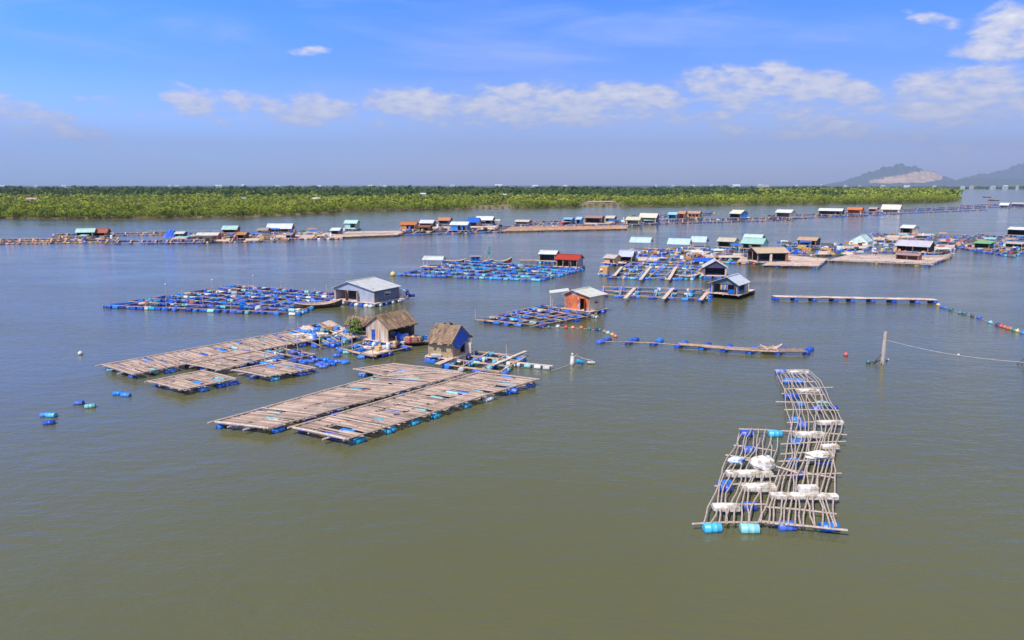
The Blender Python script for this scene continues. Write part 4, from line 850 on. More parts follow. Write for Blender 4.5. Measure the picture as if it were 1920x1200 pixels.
slat_raft('plank_raft', 'broad pinkish plank raft in front of the tan roofed dark house', [(1430, 498), (1534, 500), (1552, 486), (1458, 478)], ['blue', 'azure', 'cyan'], sp=.4, mt=PLANKL, step=2.2)
slat_raft('plank_raft', 'long pale plank raft running right from the pinkish one', [(1548, 489), (1744, 497), (1786, 480), (1590, 478)], ['blue', 'azure', 'aqua', 'yellow', 'navy'], sp=.5, mt=PLANKL, step=2.2, gap=.16)
cage_raft('cage_raft', 'cluttered cage raft behind the pinkish plank raft', [(1452, 478), (1600, 478), (1640, 458), (1478, 455)], 6, 4, pal=BASE_PAL + ['orange', 'yellow', 'white', 'dark'], step=1.9, prob=.8, filled=.3, cap=60, posts=10)
cage_raft('cage_raft', 'wide cage raft below the cream walled house at the right', [(1638, 470), (1770, 474), (1840, 441), (1634, 437)], 7, 6, pal=['azure'] * 3 + ['blue'] * 3 + ['cyan', 'yellow', 'orange', 'white', 'navy'], step=2.1, prob=.85, filled=.12, cap=90, posts=12)
cage_raft('cage_raft', 'rightmost cage raft with a green roofed shelter', [(1786, 462), (1900, 480), (1960, 452), (1830, 438)], 6, 5, pal=['azure'] * 3 + ['blue'] * 3 + ['cyan', 'navy', 'orange', 'dark'], step=2.1, prob=.85, filled=.1, cap=80, posts=12)
boom('walkway', 'narrow plank walkway pointing right past the cluttered rafts', (1735, 489), (1788, 478), .9, ('navy', 'blue'), 6)
for (a, b, lb) in [((1172, 559), (1190, 540), 'left one of two diagonal planks over the barrel cages'), ((1244, 560), (1262, 540), 'right one of two diagonal planks over the barrel cages'), ((1201, 524), (1220, 500), 'plank slanting across the azure barrel raft, left one'), ((1254, 524), (1268, 500), 'plank slanting across the azure barrel raft, right one'), ((1152, 517), (1166, 500), 'plank slanting beside the orange box shack'), ((1314, 562), (1326, 548), 'short white plank at the left end of the barge')]:
    A, B = G(*a, .62), G(*b, .62); mb = MB(); c = (A + B) / 2; mb.beam(A - c, B - c, .55, .07); o = mb.build('plank', PLANKL); o.location = c; tag(o, lb, 'plank')

# ------------------------------------------------------------------ booms, buoys, poles
b1 = thing('barrel_boom', 'long low boom of paired blue barrels under a plank in mid water', 'boom', tuple(G(1330, 650)))
o_ = Vector(b1.location)
pts = [(1132, 641), (1185, 642), (1231, 644), (1277, 648), (1322, 652), (1362, 656), (1410, 659), (1462, 661), (1515, 661)]
for k, (x, y) in enumerate(pts):
    p = G(x, y) - o_; p.z = .1
    for q in (-.5, .55): inst('barrel', BM['blue' if rnd.random() < .8 else 'azure'], b1, p + Vector((q * .9, q * 1.5, 0)), (rnd.uniform(-3, 3), 0, .9 + rnd.uniform(-.1, .1)), (1.1, 1, 1))
mb = MB()
for q in (-.5, 0, .5):
    for i in range(3, len(pts) - 1):
        a = G(*pts[i], .4) - o_; b = G(*pts[i + 1], .4) - o_; mb.beam(a + Vector((0, q + 1.0, 0)), b + Vector((0, q + 1.0, rnd.uniform(0, .04))), .28, .06)
for i in range(len(pts) - 1): mb.tube([G(*pts[i], .33) - o_ + Vector((0, .2, 0)), G(*pts[i + 1], .33) - o_ + Vector((0, .2, 0))], .05, 5)
mb.build('plank', PLANK, b1); mb = MB()
for q in (-.5, .5): mb.tube([G(1450, 659, .4) - o_ + Vector((q, 0, 0)), G(1440, 648, .9) - o_ + Vector((q, 0, 0)), G(1432, 656, .4) - o_ + Vector((q, 1, 0))], .05, 5)
mb.build('bent_pole', POLE, b1)
b2 = thing('plank_walkway', 'straight pinkish plank walkway on blue barrels at the right', 'walkway', tuple(G(1604, 566))); o_ = Vector(b2.location); mb = MB()
W0, W1 = G(1453, 563, 0), G(1757, 569, 0)
for i in range(14):
    for q in range(4):
        a = W0.lerp(W1, i / 14) - o_; b = W0.lerp(W1, (i + 1) / 14) - o_; a.z = .52 + rnd.uniform(-.02, .02); b.z = .52 + rnd.uniform(-.02, .02); mb.beam(a + Vector((0, q * .42, 0)), b + Vector((0, q * .42, 0)), .38, .06)
mb.build('plank', PLANKL, b2); mb = MB(); mb.beam(W0 - o_ + Vector((0, .05, .42)), W1 - o_ + Vector((0, .05, .42)), .12, .12, 0); mb.beam(W0 - o_ + Vector((0, 1.2, .42)), W1 - o_ + Vector((0, 1.2, .42)), .12, .12, 0); mb.build('beam', DARKW, b2)
for x in (1456, 1493, 1528, 1568, 1600, 1638, 1677, 1720, 1753):
    p = W0.lerp(W1, (x - 1453) / 304) - o_; p.z = .12
    for q in (0, 1.1): inst('barrel', BM['blue'], b2, p + Vector((0, q, 0)), (rnd.uniform(-3, 3), 0, math.pi / 2 + rnd.uniform(-.1, .1)), (1, 1, 1))
def buoy_line(name, label, floats, r=.3):
    c = G(*floats[len(floats) // 2][:2]); t = thing(name, label, 'float line', (c.x, c.y, 0)); prev = []
    for (x, y, col) in floats:
        p = G(x, y) - c; p.z = .08; mb = MB(); mb.ball((0, 0, 0), r * rnd.uniform(.85, 1.15), 0, (1.15, 1, 1), 12); mb.tube([(0, 0, r * .8), (0, 0, r * 1.25)], .06, 6); o = mb.build('buoy', BC[col], t, True); o.location = p; o.rotation_euler = (rnd.uniform(-.5, .5), rnd.uniform(-.5, .5), rnd.uniform(0, 6)); prev.append(p)
    mb = MB(); mb.tube([p + Vector((0, 0, -.04)) for p in prev], .03, 4); mb.build('rope', ROPE, t); return t
buoy_line('buoy_line', 'curved string of blue, green and red buoys leaving the pinkish walkway', [(1759, 573, 'yellow'), (1765, 577, 'blue'), (1773, 579, 'azure'), (1783, 582, 'teal'), (1800, 588, 'teal'), (1808, 589, 'teal'), (1823, 594, 'dark'), (1836, 597, 'blue'), (1857, 606, 'aqua'), (1871, 611, 'navy'), (1877, 613, 'red'), (1884, 615, 'salmon'), (1889, 617, 'red'), (1894, 618, 'salmon'), (1902, 621, 'teal'), (1907, 622, 'yellow'), (1918, 626, 'azure'), (1935, 633, 'teal')], .27)
buoy_line('buoy_line', 'string of salmon, green and white buoys in front of the orange house', [(1016, 615, 'salmon'), (1029, 615, 'teal'), (1046, 614, 'white'), (1061, 615, 'red'), (1074, 616, 'salmon'), (1090, 616, 'orange'), (1105, 618, 'teal'), (1119, 620, 'navy'), (1125, 620, 'teal'), (1134, 623, 'salmon'), (1140, 626, 'aqua'), (1148, 629, 'orange'), (1154, 632, 'salmon')], .24)
def float_ball(px, py, col, r, label):
    p = G(px, py); t = MB(); t.ball((0, 0, 0), r, 0, (1, 1, 1), 16); t.tube([(0, 0, r * .9), (0, 0, r * 1.15)], r * .18, 8); t.tube([(0, 0, r * 1.1), (r * .15, 0, r * 1.22), (0, 0, r * 1.3)], r * .05, 5); o = t.build('float_ball', BC[col], None, True); o.location = (p.x, p.y, r * .55); return tag(o, label, 'buoy')
float_ball(737, 517, 'yellow', .52, 'large yellow ball buoy at the left tip of the barrel raft')
float_ball(1586, 667, 'red', .22, 'small red buoy alone in open water left of the tall pole'); float_ball(1628, 681, 'teal', .24, 'small teal float tied to the foot of the tall pole'); float_ball(1664, 676, 'white', .16, 'small white float right of the tall pole'); float_ball(1797, 667, 'white', .14, 'tiny white float under the far end of the slanting rope'); float_ball(151, 665, 'white', .24, 'single white float in open water at far left')
pole = thing('mooring_pole', 'tall pale wooden pole standing in open water at the right with a slanting rope', 'pole', tuple(G(1654, 682))); mb = MB(); mb.tube([(0, 0, -.5), (.03, 0, 1.5), (.06, 0, 3.15)], [.2, .18, .16], 10); mb.build('pole_shaft', POLE, pole); mb = MB()
for (a, b) in (((-1.0, -.2, .05), (-.1, 0, 1.0)), ((-.7, .2, .0), (.1, 0, .6)), ((-.2, -.2, 0), (.25, .1, .75)), ((-1.4, 0, .05), (-.2, 0, .35))): mb.tube([a, b], .05, 5)
mb.build('prop', DARKW, pole); o_ = Vector(pole.location); e = G(1922, 680, .6) - o_; pts_ = [Vector((.05, 0, 2.35)).lerp(e, k / 14) - Vector((0, 0, .4 * math.sin(math.pi * k / 14) * (1 - .2 * k / 14))) for k in range(15)]
mb = MB(); mb.tube(pts_, .045, 5); mb.tube([(.25, 0, 2.25), (.28, 0, .05)], .012, 4); mb.build('rope', ROPE, pole)
s2 = thing('branch_stake', 'dark forked stake at the right edge of the photograph holding the slanting rope', 'stake', tuple(G(1922, 683))); mb = MB(); mb.tube([(0, 0, -.3), (.05, 0, 1.2)], .07, 6); mb.tube([(-.9, 0, -.1), (0, 0, .7)], .05, 5); mb.tube([(-.5, 0, -.1), (0, 0, .4)], .05, 5); mb.build('stake_shaft', DARKW, s2)
mf = thing('mooring_float', 'upright pale foam float with leaning sticks right of the hut raft', 'float', tuple(G(1073, 684))); mb = MB(); mb.tube([(0, 0, -.2), (0, 0, .1), (0, 0, .8), (0, 0, .92)], [.16, .22, .2, .1], 10); mb.ball((0, 0, 1.05), .12, 0, (1, 1, 1.1), 8); mb.build('foam_body', FOAM, mf, True); mb = MB(); mb.tube([(.2, 0, .95), (1.1, .2, .55), (2.0, .4, .3)], .05, 5); mb.tube([(-.3, 0, .1), (.5, 0, 1.1)], .035, 5); mb.build('stick', POLE, mf)
inst('barrel', BM['cyan'], mf, (.75, .1, .3), (0, .35, .2), (.8, .6, .6)); inst('barrel', BM['white'], mf, (1.85, .4, .12), (0, .1, .1), (.8, .5, .5))
mb = MB(); a = G(1034, 695, .1); b = G(1066, 684, .1); mb.tube([a - a, (b - a) * .5 - Vector((0, 0, .05)), b - a], .03, 4); o = mb.build('tie_rope', ROPE); o.location = a; tag(o, 'dark mooring rope between the pale boom and the upright float', 'rope')
for (x, y, h, lb) in [(312, 560, 2.2, 'thin stick with a white tip on the left cage raft, leftmost'), (399, 552, 2.3, 'thin stick with a white tip on the left cage raft, middle'), (476, 547, 2.6, 'thin stick with a white tip on the left cage raft, rightmost'), (655, 513, 2.6, 'thin bare stick standing in open water above the grey house'), (917, 490, 3.2, 'green flag pole rising behind the blue cabin boat')]:
    t = thing('marker_pole', lb, 'pole', tuple(G(x, y))); mb = MB(); mb.tube([(0, 0, -.2), (.04, 0, h)], .05, 5); mb.build('stick', POLE, t); mb = MB()
    if 'green' in lb: mb.box((.1, 0, h - .4), (.45, .05, 1.0)); mb.box((0, 0, h - 1.3), (.6, .5, .5)); mb.build('flag', paint((.03, .25, .22)), t)
    elif 'bare' not in lb: mb.ball((.04, 0, h), .16, 0, (1, 1, 1), 8); mb.build('tip', BC['white'], t)
# shrub in front of the thatched house
sh = thing('potted_shrub', 'bright green leafy shrub growing at the left of the thatched house', 'shrub', tuple(G(667, 636))); inst('foliage', tri_mesh('foliage', leaf_cloud((0, 0), .85, 2.1, .5, 420, .14, np.random.RandomState(5)), LEAFG), sh); mb = MB(); mb.tube([(0, 0, .3), (.1, 0, 1.5)], .05, 6); mb.tube([(0, 0, .8), (-.4, .1, 1.6)], .03, 5); mb.build('stem', BARK, sh); mb = MB(); mb.tube([(0, 0, .35), (0, 0, .75)], [.28, .36], 10); mb.build('pot', BC['navy'], sh)

# ------------------------------------------------------------------ crates, tanks and cloths lying about
def crate(px, py, sz, m, label, z=.5, rz=0, name='crate', cat='crate', group=None, lid=None):
    p = G(px, py, z); t = MB(); w, d, h = sz; t.box((0, 0, .04), (w, d, .05)); [t.box((x, 0, h / 2), (.05, d, h)) for x in (-w / 2 + .025, w / 2 - .025)]; [t.box((0, y, h / 2), (w - .104, .05, h - .01)) for y in (-d / 2 + .025, d / 2 - .025)]
    t.box((0, 0, h * .97), (w + .05, d + .05, .05)) if lid is None else None; t.box((0, -d / 2 - .02, h * .5), (w * .9, .03, .06))
    o = t.build(name, m); o.location = (p.x, p.y, z); o.rotation_euler = (0, 0, rz); return tag(o, label, cat, group)
def tank(px, py, r, h, m, label, z=.5, name='water_tank', cat='tank'):
    p = G(px, py, z); t = MB(); t.tube([(0, 0, 0), (0, 0, .05), (0, 0, h * .33), (0, 0, h * .35), (0, 0, h * .37), (0, 0, h * .85), (0, 0, h * .95), (0, 0, h)], [r * .97, r, r, r * 1.04, r, r, r * .8, r * .3], 16); t.tube([(0, 0, h), (0, 0, h + .08)], r * .25, 8); o = t.build(name, m); o.location = (p.x, p.y, z); return tag(o, label, cat)
tank(752, 559, .72, 1.35, BC['white'], 'big white water tank on the raft right of the grey house', .35); tank(763, 558, .3, 1.2, BC['navy'], 'narrow dark blue drum standing right of the white tank', .35, 'drum', 'drum')
tank(747, 640, .36, .95, BC['blue'], 'upright blue drum in the laden boat, left one', .35, 'drum', 'drum'); crate(756, 640, (1.1, .8, .8), BC['blue'], 'square blue tank amid the laden boat', .35, .2, 'square_tank', 'tank')
for i, (x, y, c, lb) in enumerate([(737, 629, 'white', 'white tub on the porch of the thatched house'), (766, 640, 'yellow', 'yellow tub in the laden boat'), (777, 641, 'salmon', 'salmon coloured tub in the middle of the laden boat'), (784, 640, 'orange', 'orange tub toward the right end of the laden boat'), (790, 637, 'teal', 'green tub at the right end of the laden boat')]): crate(x, y, (.6, .5, .5), BC[c], lb, .5, rnd.uniform(-.4, .4), 'tub', 'tub')
crate(1375, 551, (1.5, .8, .6), BC['azure'], 'blue and white cool box on the deck of the houseboat', .8, 0, 'cool_box', 'cool box'); tank(1334, 547, .32, .9, BC['blue'], 'upright blue drum at the left corner of the houseboat', .8, 'drum', 'drum')
crate(818, 669, (1.0, .5, .25), BC['white'], 'white foam box on the front ledge of the thatched hut', .58, .1, 'foam_box', 'box')
mb = MB()
for k in range(7): mb.slab([(-.6 + k * .17, 0, 1.6), (-.45 + k * .17, 0, 1.6), (-.45 + k * .17, .05, .75 + rnd.uniform(0, .3)), (-.6 + k * .17, .04, .75)], .02, k % 3)
o = mb.build('hanging_cloth', [BC['orange'], BC['white'], BC['azure']]); p = G(1357, 551, .8); o.location = (p.x, p.y, .6); tag(o, 'orange, white and blue laundry hanging at the front of the houseboat', 'laundry')
crate(705, 638, (.9, .1, 1.2), BC['blue'], 'upright blue board leaning on the striped gable of the thatched house', .5, .1, 'board', 'board')
crate(596, 632, (2.2, .7, .35), FOAM, 'pale foam slab lying on the pole raft left of the thatched house', .5, .3, 'foam_slab', 'foam slab'); loose(576, 630, 'azure', 'azure barrel lying on the pole raft, left one', None, .1).location.z = .6; loose(594, 628, 'azure', 'azure barrel lying on the pole raft, right one', None, .1).location.z = .75
crate(560, 633, (1.2, .7, .4), FOAM, 'square foam chunk at the end of the long left raft', .5, .2, 'foam_slab', 'foam slab')
# blue tarpaulin over the raft by the gabled shed
def tarp(px, py, w, d, h, label, m=TARPB, rz=0):
    p = G(px, py, .4); mb = MB(); nx, ny = 9, 6; v = []
    for j in range(ny):
        for i in range(nx):
            x, y = i / (nx - 1) * 2 - 1, j / (ny - 1) * 2 - 1; v.append((x * w / 2 * (1 + rnd.uniform(-.04, .04)), y * d / 2, h * (1 - max(abs(x), abs(y)) ** 3) * rnd.uniform(.65, 1.1) + .03))
    f = [(j * nx + i, j * nx + i + 1, (j + 1) * nx + i + 1, (j + 1) * nx + i) for j in range(ny - 1) for i in range(nx - 1)]; mb.add(v, f); o = mb.build('tarpaulin', m); o.location = (p.x, p.y, .45); o.rotation_euler = (0, 0, rz); return tag(o, label, 'tarpaulin')
tarp(1322, 490, 5.2, 3.2, .8, 'crumpled bright blue tarpaulin heaped behind the gabled shed'); tarp(1562, 466, 6.0, 3, .7, 'cream tarpaulin spread left of the green and white tent', paint((.75, .70, .60))); tarp(1364, 482, 7.5, 4, .4, 'tan sheet spread over the raft left of the tan roofed dark house', paint((.66, .50, .38)))
GR = 'assorted tubs and boxes on the right hand rafts'
for k in range(46):
    x = rnd.uniform(1450, 1900); y = rnd.uniform(452, 476); c = rnd.choice(['white', 'orange', 'blue', 'yellow', 'dark', 'red', 'azure', 'salmon']); crate(x, y, (rnd.uniform(.6, 1.4), .8, rnd.uniform(.4, .9)), BC[c], {'white': 'white', 'orange': 'orange', 'blue': 'deep blue', 'yellow': 'yellow', 'dark': 'black', 'red': 'red', 'azure': 'light blue', 'salmon': 'salmon pink'}[c] + ' tub standing on the crowded right hand rafts', .4, rnd.uniform(-.5, .5), 'tub', 'tub', GR)
GR = 'assorted tubs on the pavilion raft'
for k in range(22):
    x = rnd.uniform(1195, 1345); y = rnd.uniform(470, 488); c = rnd.choice(['white', 'orange', 'blue', 'dark', 'azure', 'white']); crate(x, y, (rnd.uniform(.5, 1.1), .7, rnd.uniform(.35, .8)), BC[c], {'white': 'white', 'orange': 'orange', 'blue': 'deep blue', 'dark': 'black', 'azure': 'light blue'}[c] + ' tub standing on the raft under the pale pavilions', .4, rnd.uniform(-.5, .5), 'tub', 'tub', GR)

# ------------------------------------------------------------------ houses of the middle right
PB = (.62, .76, .78)
house_px('open_pavilion', 'pale blue roofed pavilion on posts, farthest left of the three', 1199, 469, 44, 17, 8, metalroof(PB), 4.2, .1, over=.3, nb=5, pal=['white', 'orange', 'salmon'], cat='pavilion')
house_px('open_pavilion', 'pale blue roofed pavilion on posts, middle one with blue drums', 1271, 468, 46, 12, 9, metalroof(PB), 4.6, .12, over=.3, nb=5, pal=['azure', 'blue'], cat='pavilion')
house_px('open_pavilion', 'pale blue roofed pavilion on posts, right one of the three', 1308, 464, 34, 12, 9, metalroof(PB), 4.6, .12, over=.3, nb=4, pal=['azure', 'white'], cat='pavilion')
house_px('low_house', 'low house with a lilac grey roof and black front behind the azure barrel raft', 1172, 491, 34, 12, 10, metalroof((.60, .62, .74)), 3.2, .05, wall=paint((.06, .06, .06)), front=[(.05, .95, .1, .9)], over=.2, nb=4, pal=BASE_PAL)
house_px('plywood_shack', 'tan plywood shack with a pale roof left of the lilac roofed house', 1142, 493, 24, 11, 5, metalroof((.66, .55, .50)), 3, -.2, wall=paint((.66, .40, .20)), front=[(.6, .85, 0, .7)], nb=3)
house_px('orange_box_shack', 'small orange box shack standing at the water by the azure barrel raft', 1131, 514, 14, 14, 2, metalroof((.68, .45, .22)), 1.4, 0, wall=paint((.70, .36, .12)), mono=True, nb=2, over=.05, deck=.1, front=[(.1, .4, .3, .8)], fl=.3)
house_px('green_roofed_house', 'two tier house with pale green roofs and green side walls', 1409, 466, 50, 11, 9, metalroof((.42, .66, .54)), 4.6, 0, wall=paint((.20, .22, .17)), rightwall=paint((.45, .72, .60)), front=[(.1, .38, 0, .85), (.5, .9, 0, .85)], nb=5, over=.3)
house_px('roof_tier', 'pale upper roof tier rising behind the green roofed house', 1410, 454, 40, 9, 6, metalroof((.68, .80, .72)), 3.5, 0, wall=paint((.25, .3, .25)), front=[(.1, .9, .1, .9)], nb=0, over=.3, fl=1.0)
house_px('tan_roofed_house', 'long tan roofed house adjoining the green roofed one on its left', 1360, 463, 40, 12, 6, metalroof((.66, .58, .42)), 4, 0, wall=paint((.08, .13, .12)), front=[(.1, .75, 0, .85)], rightwall=paint((.6, .75, .6)), nb=4, over=.3)
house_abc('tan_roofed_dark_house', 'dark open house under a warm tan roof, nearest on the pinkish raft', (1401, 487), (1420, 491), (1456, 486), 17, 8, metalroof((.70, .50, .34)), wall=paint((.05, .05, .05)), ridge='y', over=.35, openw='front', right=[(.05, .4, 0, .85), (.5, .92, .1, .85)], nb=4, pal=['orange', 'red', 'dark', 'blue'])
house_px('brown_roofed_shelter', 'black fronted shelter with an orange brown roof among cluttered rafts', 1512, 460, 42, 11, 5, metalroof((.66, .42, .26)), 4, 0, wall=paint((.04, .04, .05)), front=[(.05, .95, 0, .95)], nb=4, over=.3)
house_px('patchwork_tent', 'mint and white patchwork gable house with a red and blue patch', 1609, 459, 42, 8, 12, metalroof((.62, .78, .68)), 4, 0, wall=mat('patchwork_sheet', (.66, .80, .70), .8, .2, (1, 1, 1), .9, stain=((.75, .50, .40), 1.1, .53)), ridge='y', peak=.6, front=[(.08, .2, .3, .8), (.7, .86, .5, 1)], nb=4, over=.2)
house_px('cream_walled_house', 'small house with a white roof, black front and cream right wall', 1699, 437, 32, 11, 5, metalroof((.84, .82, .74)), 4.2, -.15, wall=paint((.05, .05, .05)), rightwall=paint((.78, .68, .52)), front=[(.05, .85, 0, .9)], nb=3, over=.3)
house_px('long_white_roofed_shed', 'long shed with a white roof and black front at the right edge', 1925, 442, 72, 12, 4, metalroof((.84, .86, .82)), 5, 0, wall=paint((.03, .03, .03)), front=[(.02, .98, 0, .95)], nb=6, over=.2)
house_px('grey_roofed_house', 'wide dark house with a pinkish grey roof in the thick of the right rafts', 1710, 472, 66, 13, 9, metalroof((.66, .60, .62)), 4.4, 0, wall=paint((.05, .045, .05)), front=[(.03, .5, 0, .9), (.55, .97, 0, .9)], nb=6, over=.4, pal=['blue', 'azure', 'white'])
house_px('brown_awning_house', 'low brown roofed annex in front of the pinkish grey roofed house', 1700, 487, 46, 10, 3, metalroof((.45, .30, .28)), 2.4, 0, wall=paint((.50, .16, .07)), openw='front', nb=4, over=.3, pal=['white', 'blue'])
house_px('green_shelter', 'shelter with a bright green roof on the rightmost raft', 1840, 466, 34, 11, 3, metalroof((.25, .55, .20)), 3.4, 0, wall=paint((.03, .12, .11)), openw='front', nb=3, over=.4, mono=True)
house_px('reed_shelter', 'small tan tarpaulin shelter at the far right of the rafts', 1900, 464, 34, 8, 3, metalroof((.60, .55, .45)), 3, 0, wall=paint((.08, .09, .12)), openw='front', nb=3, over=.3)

# ------------------------------------------------------------------ the far row of farms
def far_raft(label, q, nu, nv, pal, cap=36, filled=0, step=1.5, pw=.5, posts=0, prob=.8): return cage_raft('cage_raft', label, q, nu, nv, pal=pal, step=min(step, 1.7), prob=.95, pw=pw, cap=min(100, cap + 40), filled=filled, posts=posts, double=False, mids=False)
OR = ['orange', 'orange', 'yellow', 'blue', 'salmon']; MX = ['blue', 'azure', 'orange', 'white', 'dark', 'salmon']; BL = ['blue', 'blue', 'azure', 'navy']
far_raft('far raft edged with orange floats at the left edge of the water', [(-30, 457), (216, 453), (222, 446), (-30, 449)], 8, 2, OR, 60, step=2.6)
far_raft('thin far raft of dark blue barrels right of the orange one', [(198, 456), (382, 455), (384, 450), (202, 451)], 8, 1, BL, 40)
far_raft('far walkway raft behind the green and red shack', [(100, 443), (318, 439), (318, 435), (100, 439)], 8, 1, OR, 40)
far_raft('far raft around the cream roofed shacks', [(318, 455), (540, 451), (545, 438), (330, 440)], 8, 3, MX, 60, filled=.3, posts=6)
far_raft('far cluttered raft below the long white roof', [(480, 448), (640, 447), (655, 434), (490, 436)], 6, 4, MX, 60, filled=.4, posts=8)
slat_raft('plank_raft', 'long cream plank raft edged with dark barrels in the far row', [(610, 446), (745, 441), (764, 433), (650, 435)], ['navy', 'blue', 'azure', 'navy'], sp=.9, mt=PLANKL, step=3.2, cap=60)
far_raft('far raft under the blue roofed shacks', [(745, 440), (945, 434), (965, 423), (770, 426)], 7, 3, MX + BL, 60, filled=.3)
slat_raft('plank_raft', 'orange decked raft running below the light blue shacks', [(935, 434), (1175, 429), (1178, 423), (960, 426)], ['orange', 'salmon', 'blue'], sp=1.2, mt=mat('orange_deck', (.66, .34, .16), .8, .3, (1, 1, 1), .5, island=.3), step=5, cap=30)
far_raft('far raft behind the orange deck', [(975, 424), (1175, 420), (1180, 412), (985, 415)], 7, 2, MX, 40, filled=.2)
far_raft('long thin far raft running right below the tan roofed shacks', [(1170, 421), (1480, 412), (1480, 407), (1172, 414)], 12, 1, ['navy', 'blue', 'teal', 'salmon'], 60, step=4)
far_raft('far raft joining the white domed boat and the orange shack', [(1440, 411), (1660, 402), (1660, 397), (1445, 404)], 8, 1, ['navy', 'azure', 'salmon'], 40, step=4)
far_raft('faint far raft with blue floats right of the domed boat', [(1655, 401), (1850, 393), (1850, 386), (1660, 393)], 7, 2, ['azure', 'blue', 'orange'], 40, step=4.5)
far_raft('farthest raft at the right edge of the river', [(1790, 391), (1930, 386), (1930, 380), (1800, 385)], 5, 2, ['azure', 'blue', 'salmon'], 30, step=5)
far_raft('far raft strip behind the tall light blue shacks', [(1180, 408), (1340, 402), (1340, 399), (1182, 404)], 6, 1, MX, 20, step=5)
def fh(name, label, px, py, w, h, r, rc, wc, d=4.5, fr=((.08, .9, 0, .9),), rw=None, **k):
    house_px(name, label, px, py, w, h, r, metalroof(rc), d, k.pop('rz', 0), wall=paint(wc), front=list(fr), rightwall=paint(rw) if rw else None, nb=k.pop('nb', 3), near=False, over=k.pop('over', .4), cat=k.pop('cat', 'shack'), **k)
DK = (.06, .05, .05); CR = (.78, .76, .66)
fh('floating_shack', 'far shack with a mint green roof and dark front at the left', 160, 443, 36, 9, 6, (.55, .78, .66), DK, rz=.1)
fh('floating_shack', 'brown red roofed shack just right of the mint green one', 188, 442, 30, 7, 7, (.45, .16, .10), (.30, .10, .07))
fh('floating_shack', 'far shack with a grey white roof and a blue side at its left', 336, 446, 24, 9, 3, (.74, .74, .68), (.04, .05, .08)); tarp(321, 446, 4, 3, 2.6, 'small blue tarpaulin shelter at the left of the grey white shack')
fh('floating_shack', 'cream roofed shack with orange posts in the far row', 388, 449, 46, 9, 4, (.80, .74, .60), (.55, .20, .10))
fh('floating_shack', 'green roofed shack with rust red wings in the far row', 430, 436, 34, 7, 6, (.50, .72, .62), (.40, .10, .06)); fh('floating_shack', 'rust orange shack below the green roofed one', 452, 447, 24, 8, 4, (.60, .26, .12), DK)
fh('floating_shack', 'long sagging white roofed shack of the far row', 523, 435, 52, 8, 8, (.82, .82, .78), (.30, .22, .14)); fh('floating_shack', 'brown plank shack at the left of the long white roof', 492, 438, 26, 7, 4, (.46, .36, .28), (.28, .2, .16)); fh('floating_shack', 'black fronted hut at the front of the far cluttered raft', 541, 446, 18, 6, 3, (.4, .34, .3), DK)
fh('floating_shack', 'mint green far shack with a dark doorway standing high', 657, 429, 30, 12, 5, (.60, .82, .70), (.46, .70, .58), fr=[(.5, .92, .2, .9)]); fh('floating_shack', 'small white roofed hut left of the mint green far shack', 628, 439, 24, 8, 4, (.80, .84, .82), (.12, .18, .30))
fh('floating_shack', 'burnt orange shack with black opening in the far row', 765, 430, 36, 10, 5, (.60, .22, .08), (.62, .24, .09), fr=[(.4, .95, .1, .95)]); fh('floating_shack', 'white and grey roofed shack right of the burnt orange one', 799, 425, 32, 8, 5, (.76, .76, .74), DK); fh('floating_shack', 'dark red shack in front of the white and grey roofed one', 795, 433, 28, 8, 3, (.32, .12, .09), (.25, .08, .06))
fh('floating_shack', 'orange roofed far shack behind the blue walled one', 832, 420, 28, 8, 5, (.70, .28, .12), (.12, .30, .5)); fh('floating_shack', 'blue walled shack with a white roof in the far row', 860, 432, 40, 12, 5, (.82, .80, .74), (.05, .25, .62), fr=[(.45, .6, 0, .8), (.75, .9, 0, .8)]); fh('floating_shack', 'bright blue roofed far shack', 886, 424, 28, 9, 7, (.03, .16, .62), (.45, .32, .22)); fh('floating_shack', 'far shack with a wide white roof right of the blue roofed one', 907, 420, 38, 9, 6, (.86, .86, .80), DK)
fh('floating_shack', 'small low hut with an orange side on the far water, alone', 978, 420, 32, 5, 3, (.70, .62, .5), (.55, .24, .14))
fh('floating_shack', 'sky blue far shack, left one of two', 1064, 420, 22, 10, 3, (.3, .55, .70), (.05, .40, .72)); fh('floating_shack', 'sky blue far shack with white patches, right one of two', 1084, 420, 16, 10, 4, (.5, .65, .75), (.06, .36, .68)); fh('floating_shack', 'dark cluttered shack with a rusty roof in the far row', 1112, 418, 38, 11, 4, (.46, .26, .20), DK); fh('floating_shack', 'small cream roofed dark hut right of the rusty roofed shack', 1143, 415, 22, 7, 4, (.72, .64, .48), DK)
fh('floating_shack', 'straw coloured low roofed far shack with pale walls', 1186, 420, 32, 9, 5, (.74, .70, .46), (.62, .50, .38)); fh('floating_shack', 'tan far shack with a bright cream roof', 1214, 417, 38, 11, 7, (.84, .74, .56), (.66, .42, .28), rw=(.10, .12, .25))
fh('floating_shack', 'light cyan far hut left of the orange shack', 1260, 410, 22, 9, 4, (.35, .65, .75), (.12, .52, .70)); fh('floating_shack', 'bright orange far shack', 1277, 410, 18, 11, 4, (.78, .32, .16), (.76, .30, .14)); fh('floating_shack', 'brown far shack with a row of dark openings', 1300, 407, 28, 8, 4, (.62, .34, .22), (.50, .28, .18), fr=[(.1, .3, .1, .7), (.4, .6, .1, .7), (.7, .9, .1, .7)])
fh('floating_shack', 'blue walled shack with a cream roof standing alone in the far row', 1378, 408, 34, 9, 6, (.82, .78, .56), (.02, .04, .10), rw=(.06, .28, .70), rz=-.35, d=6)
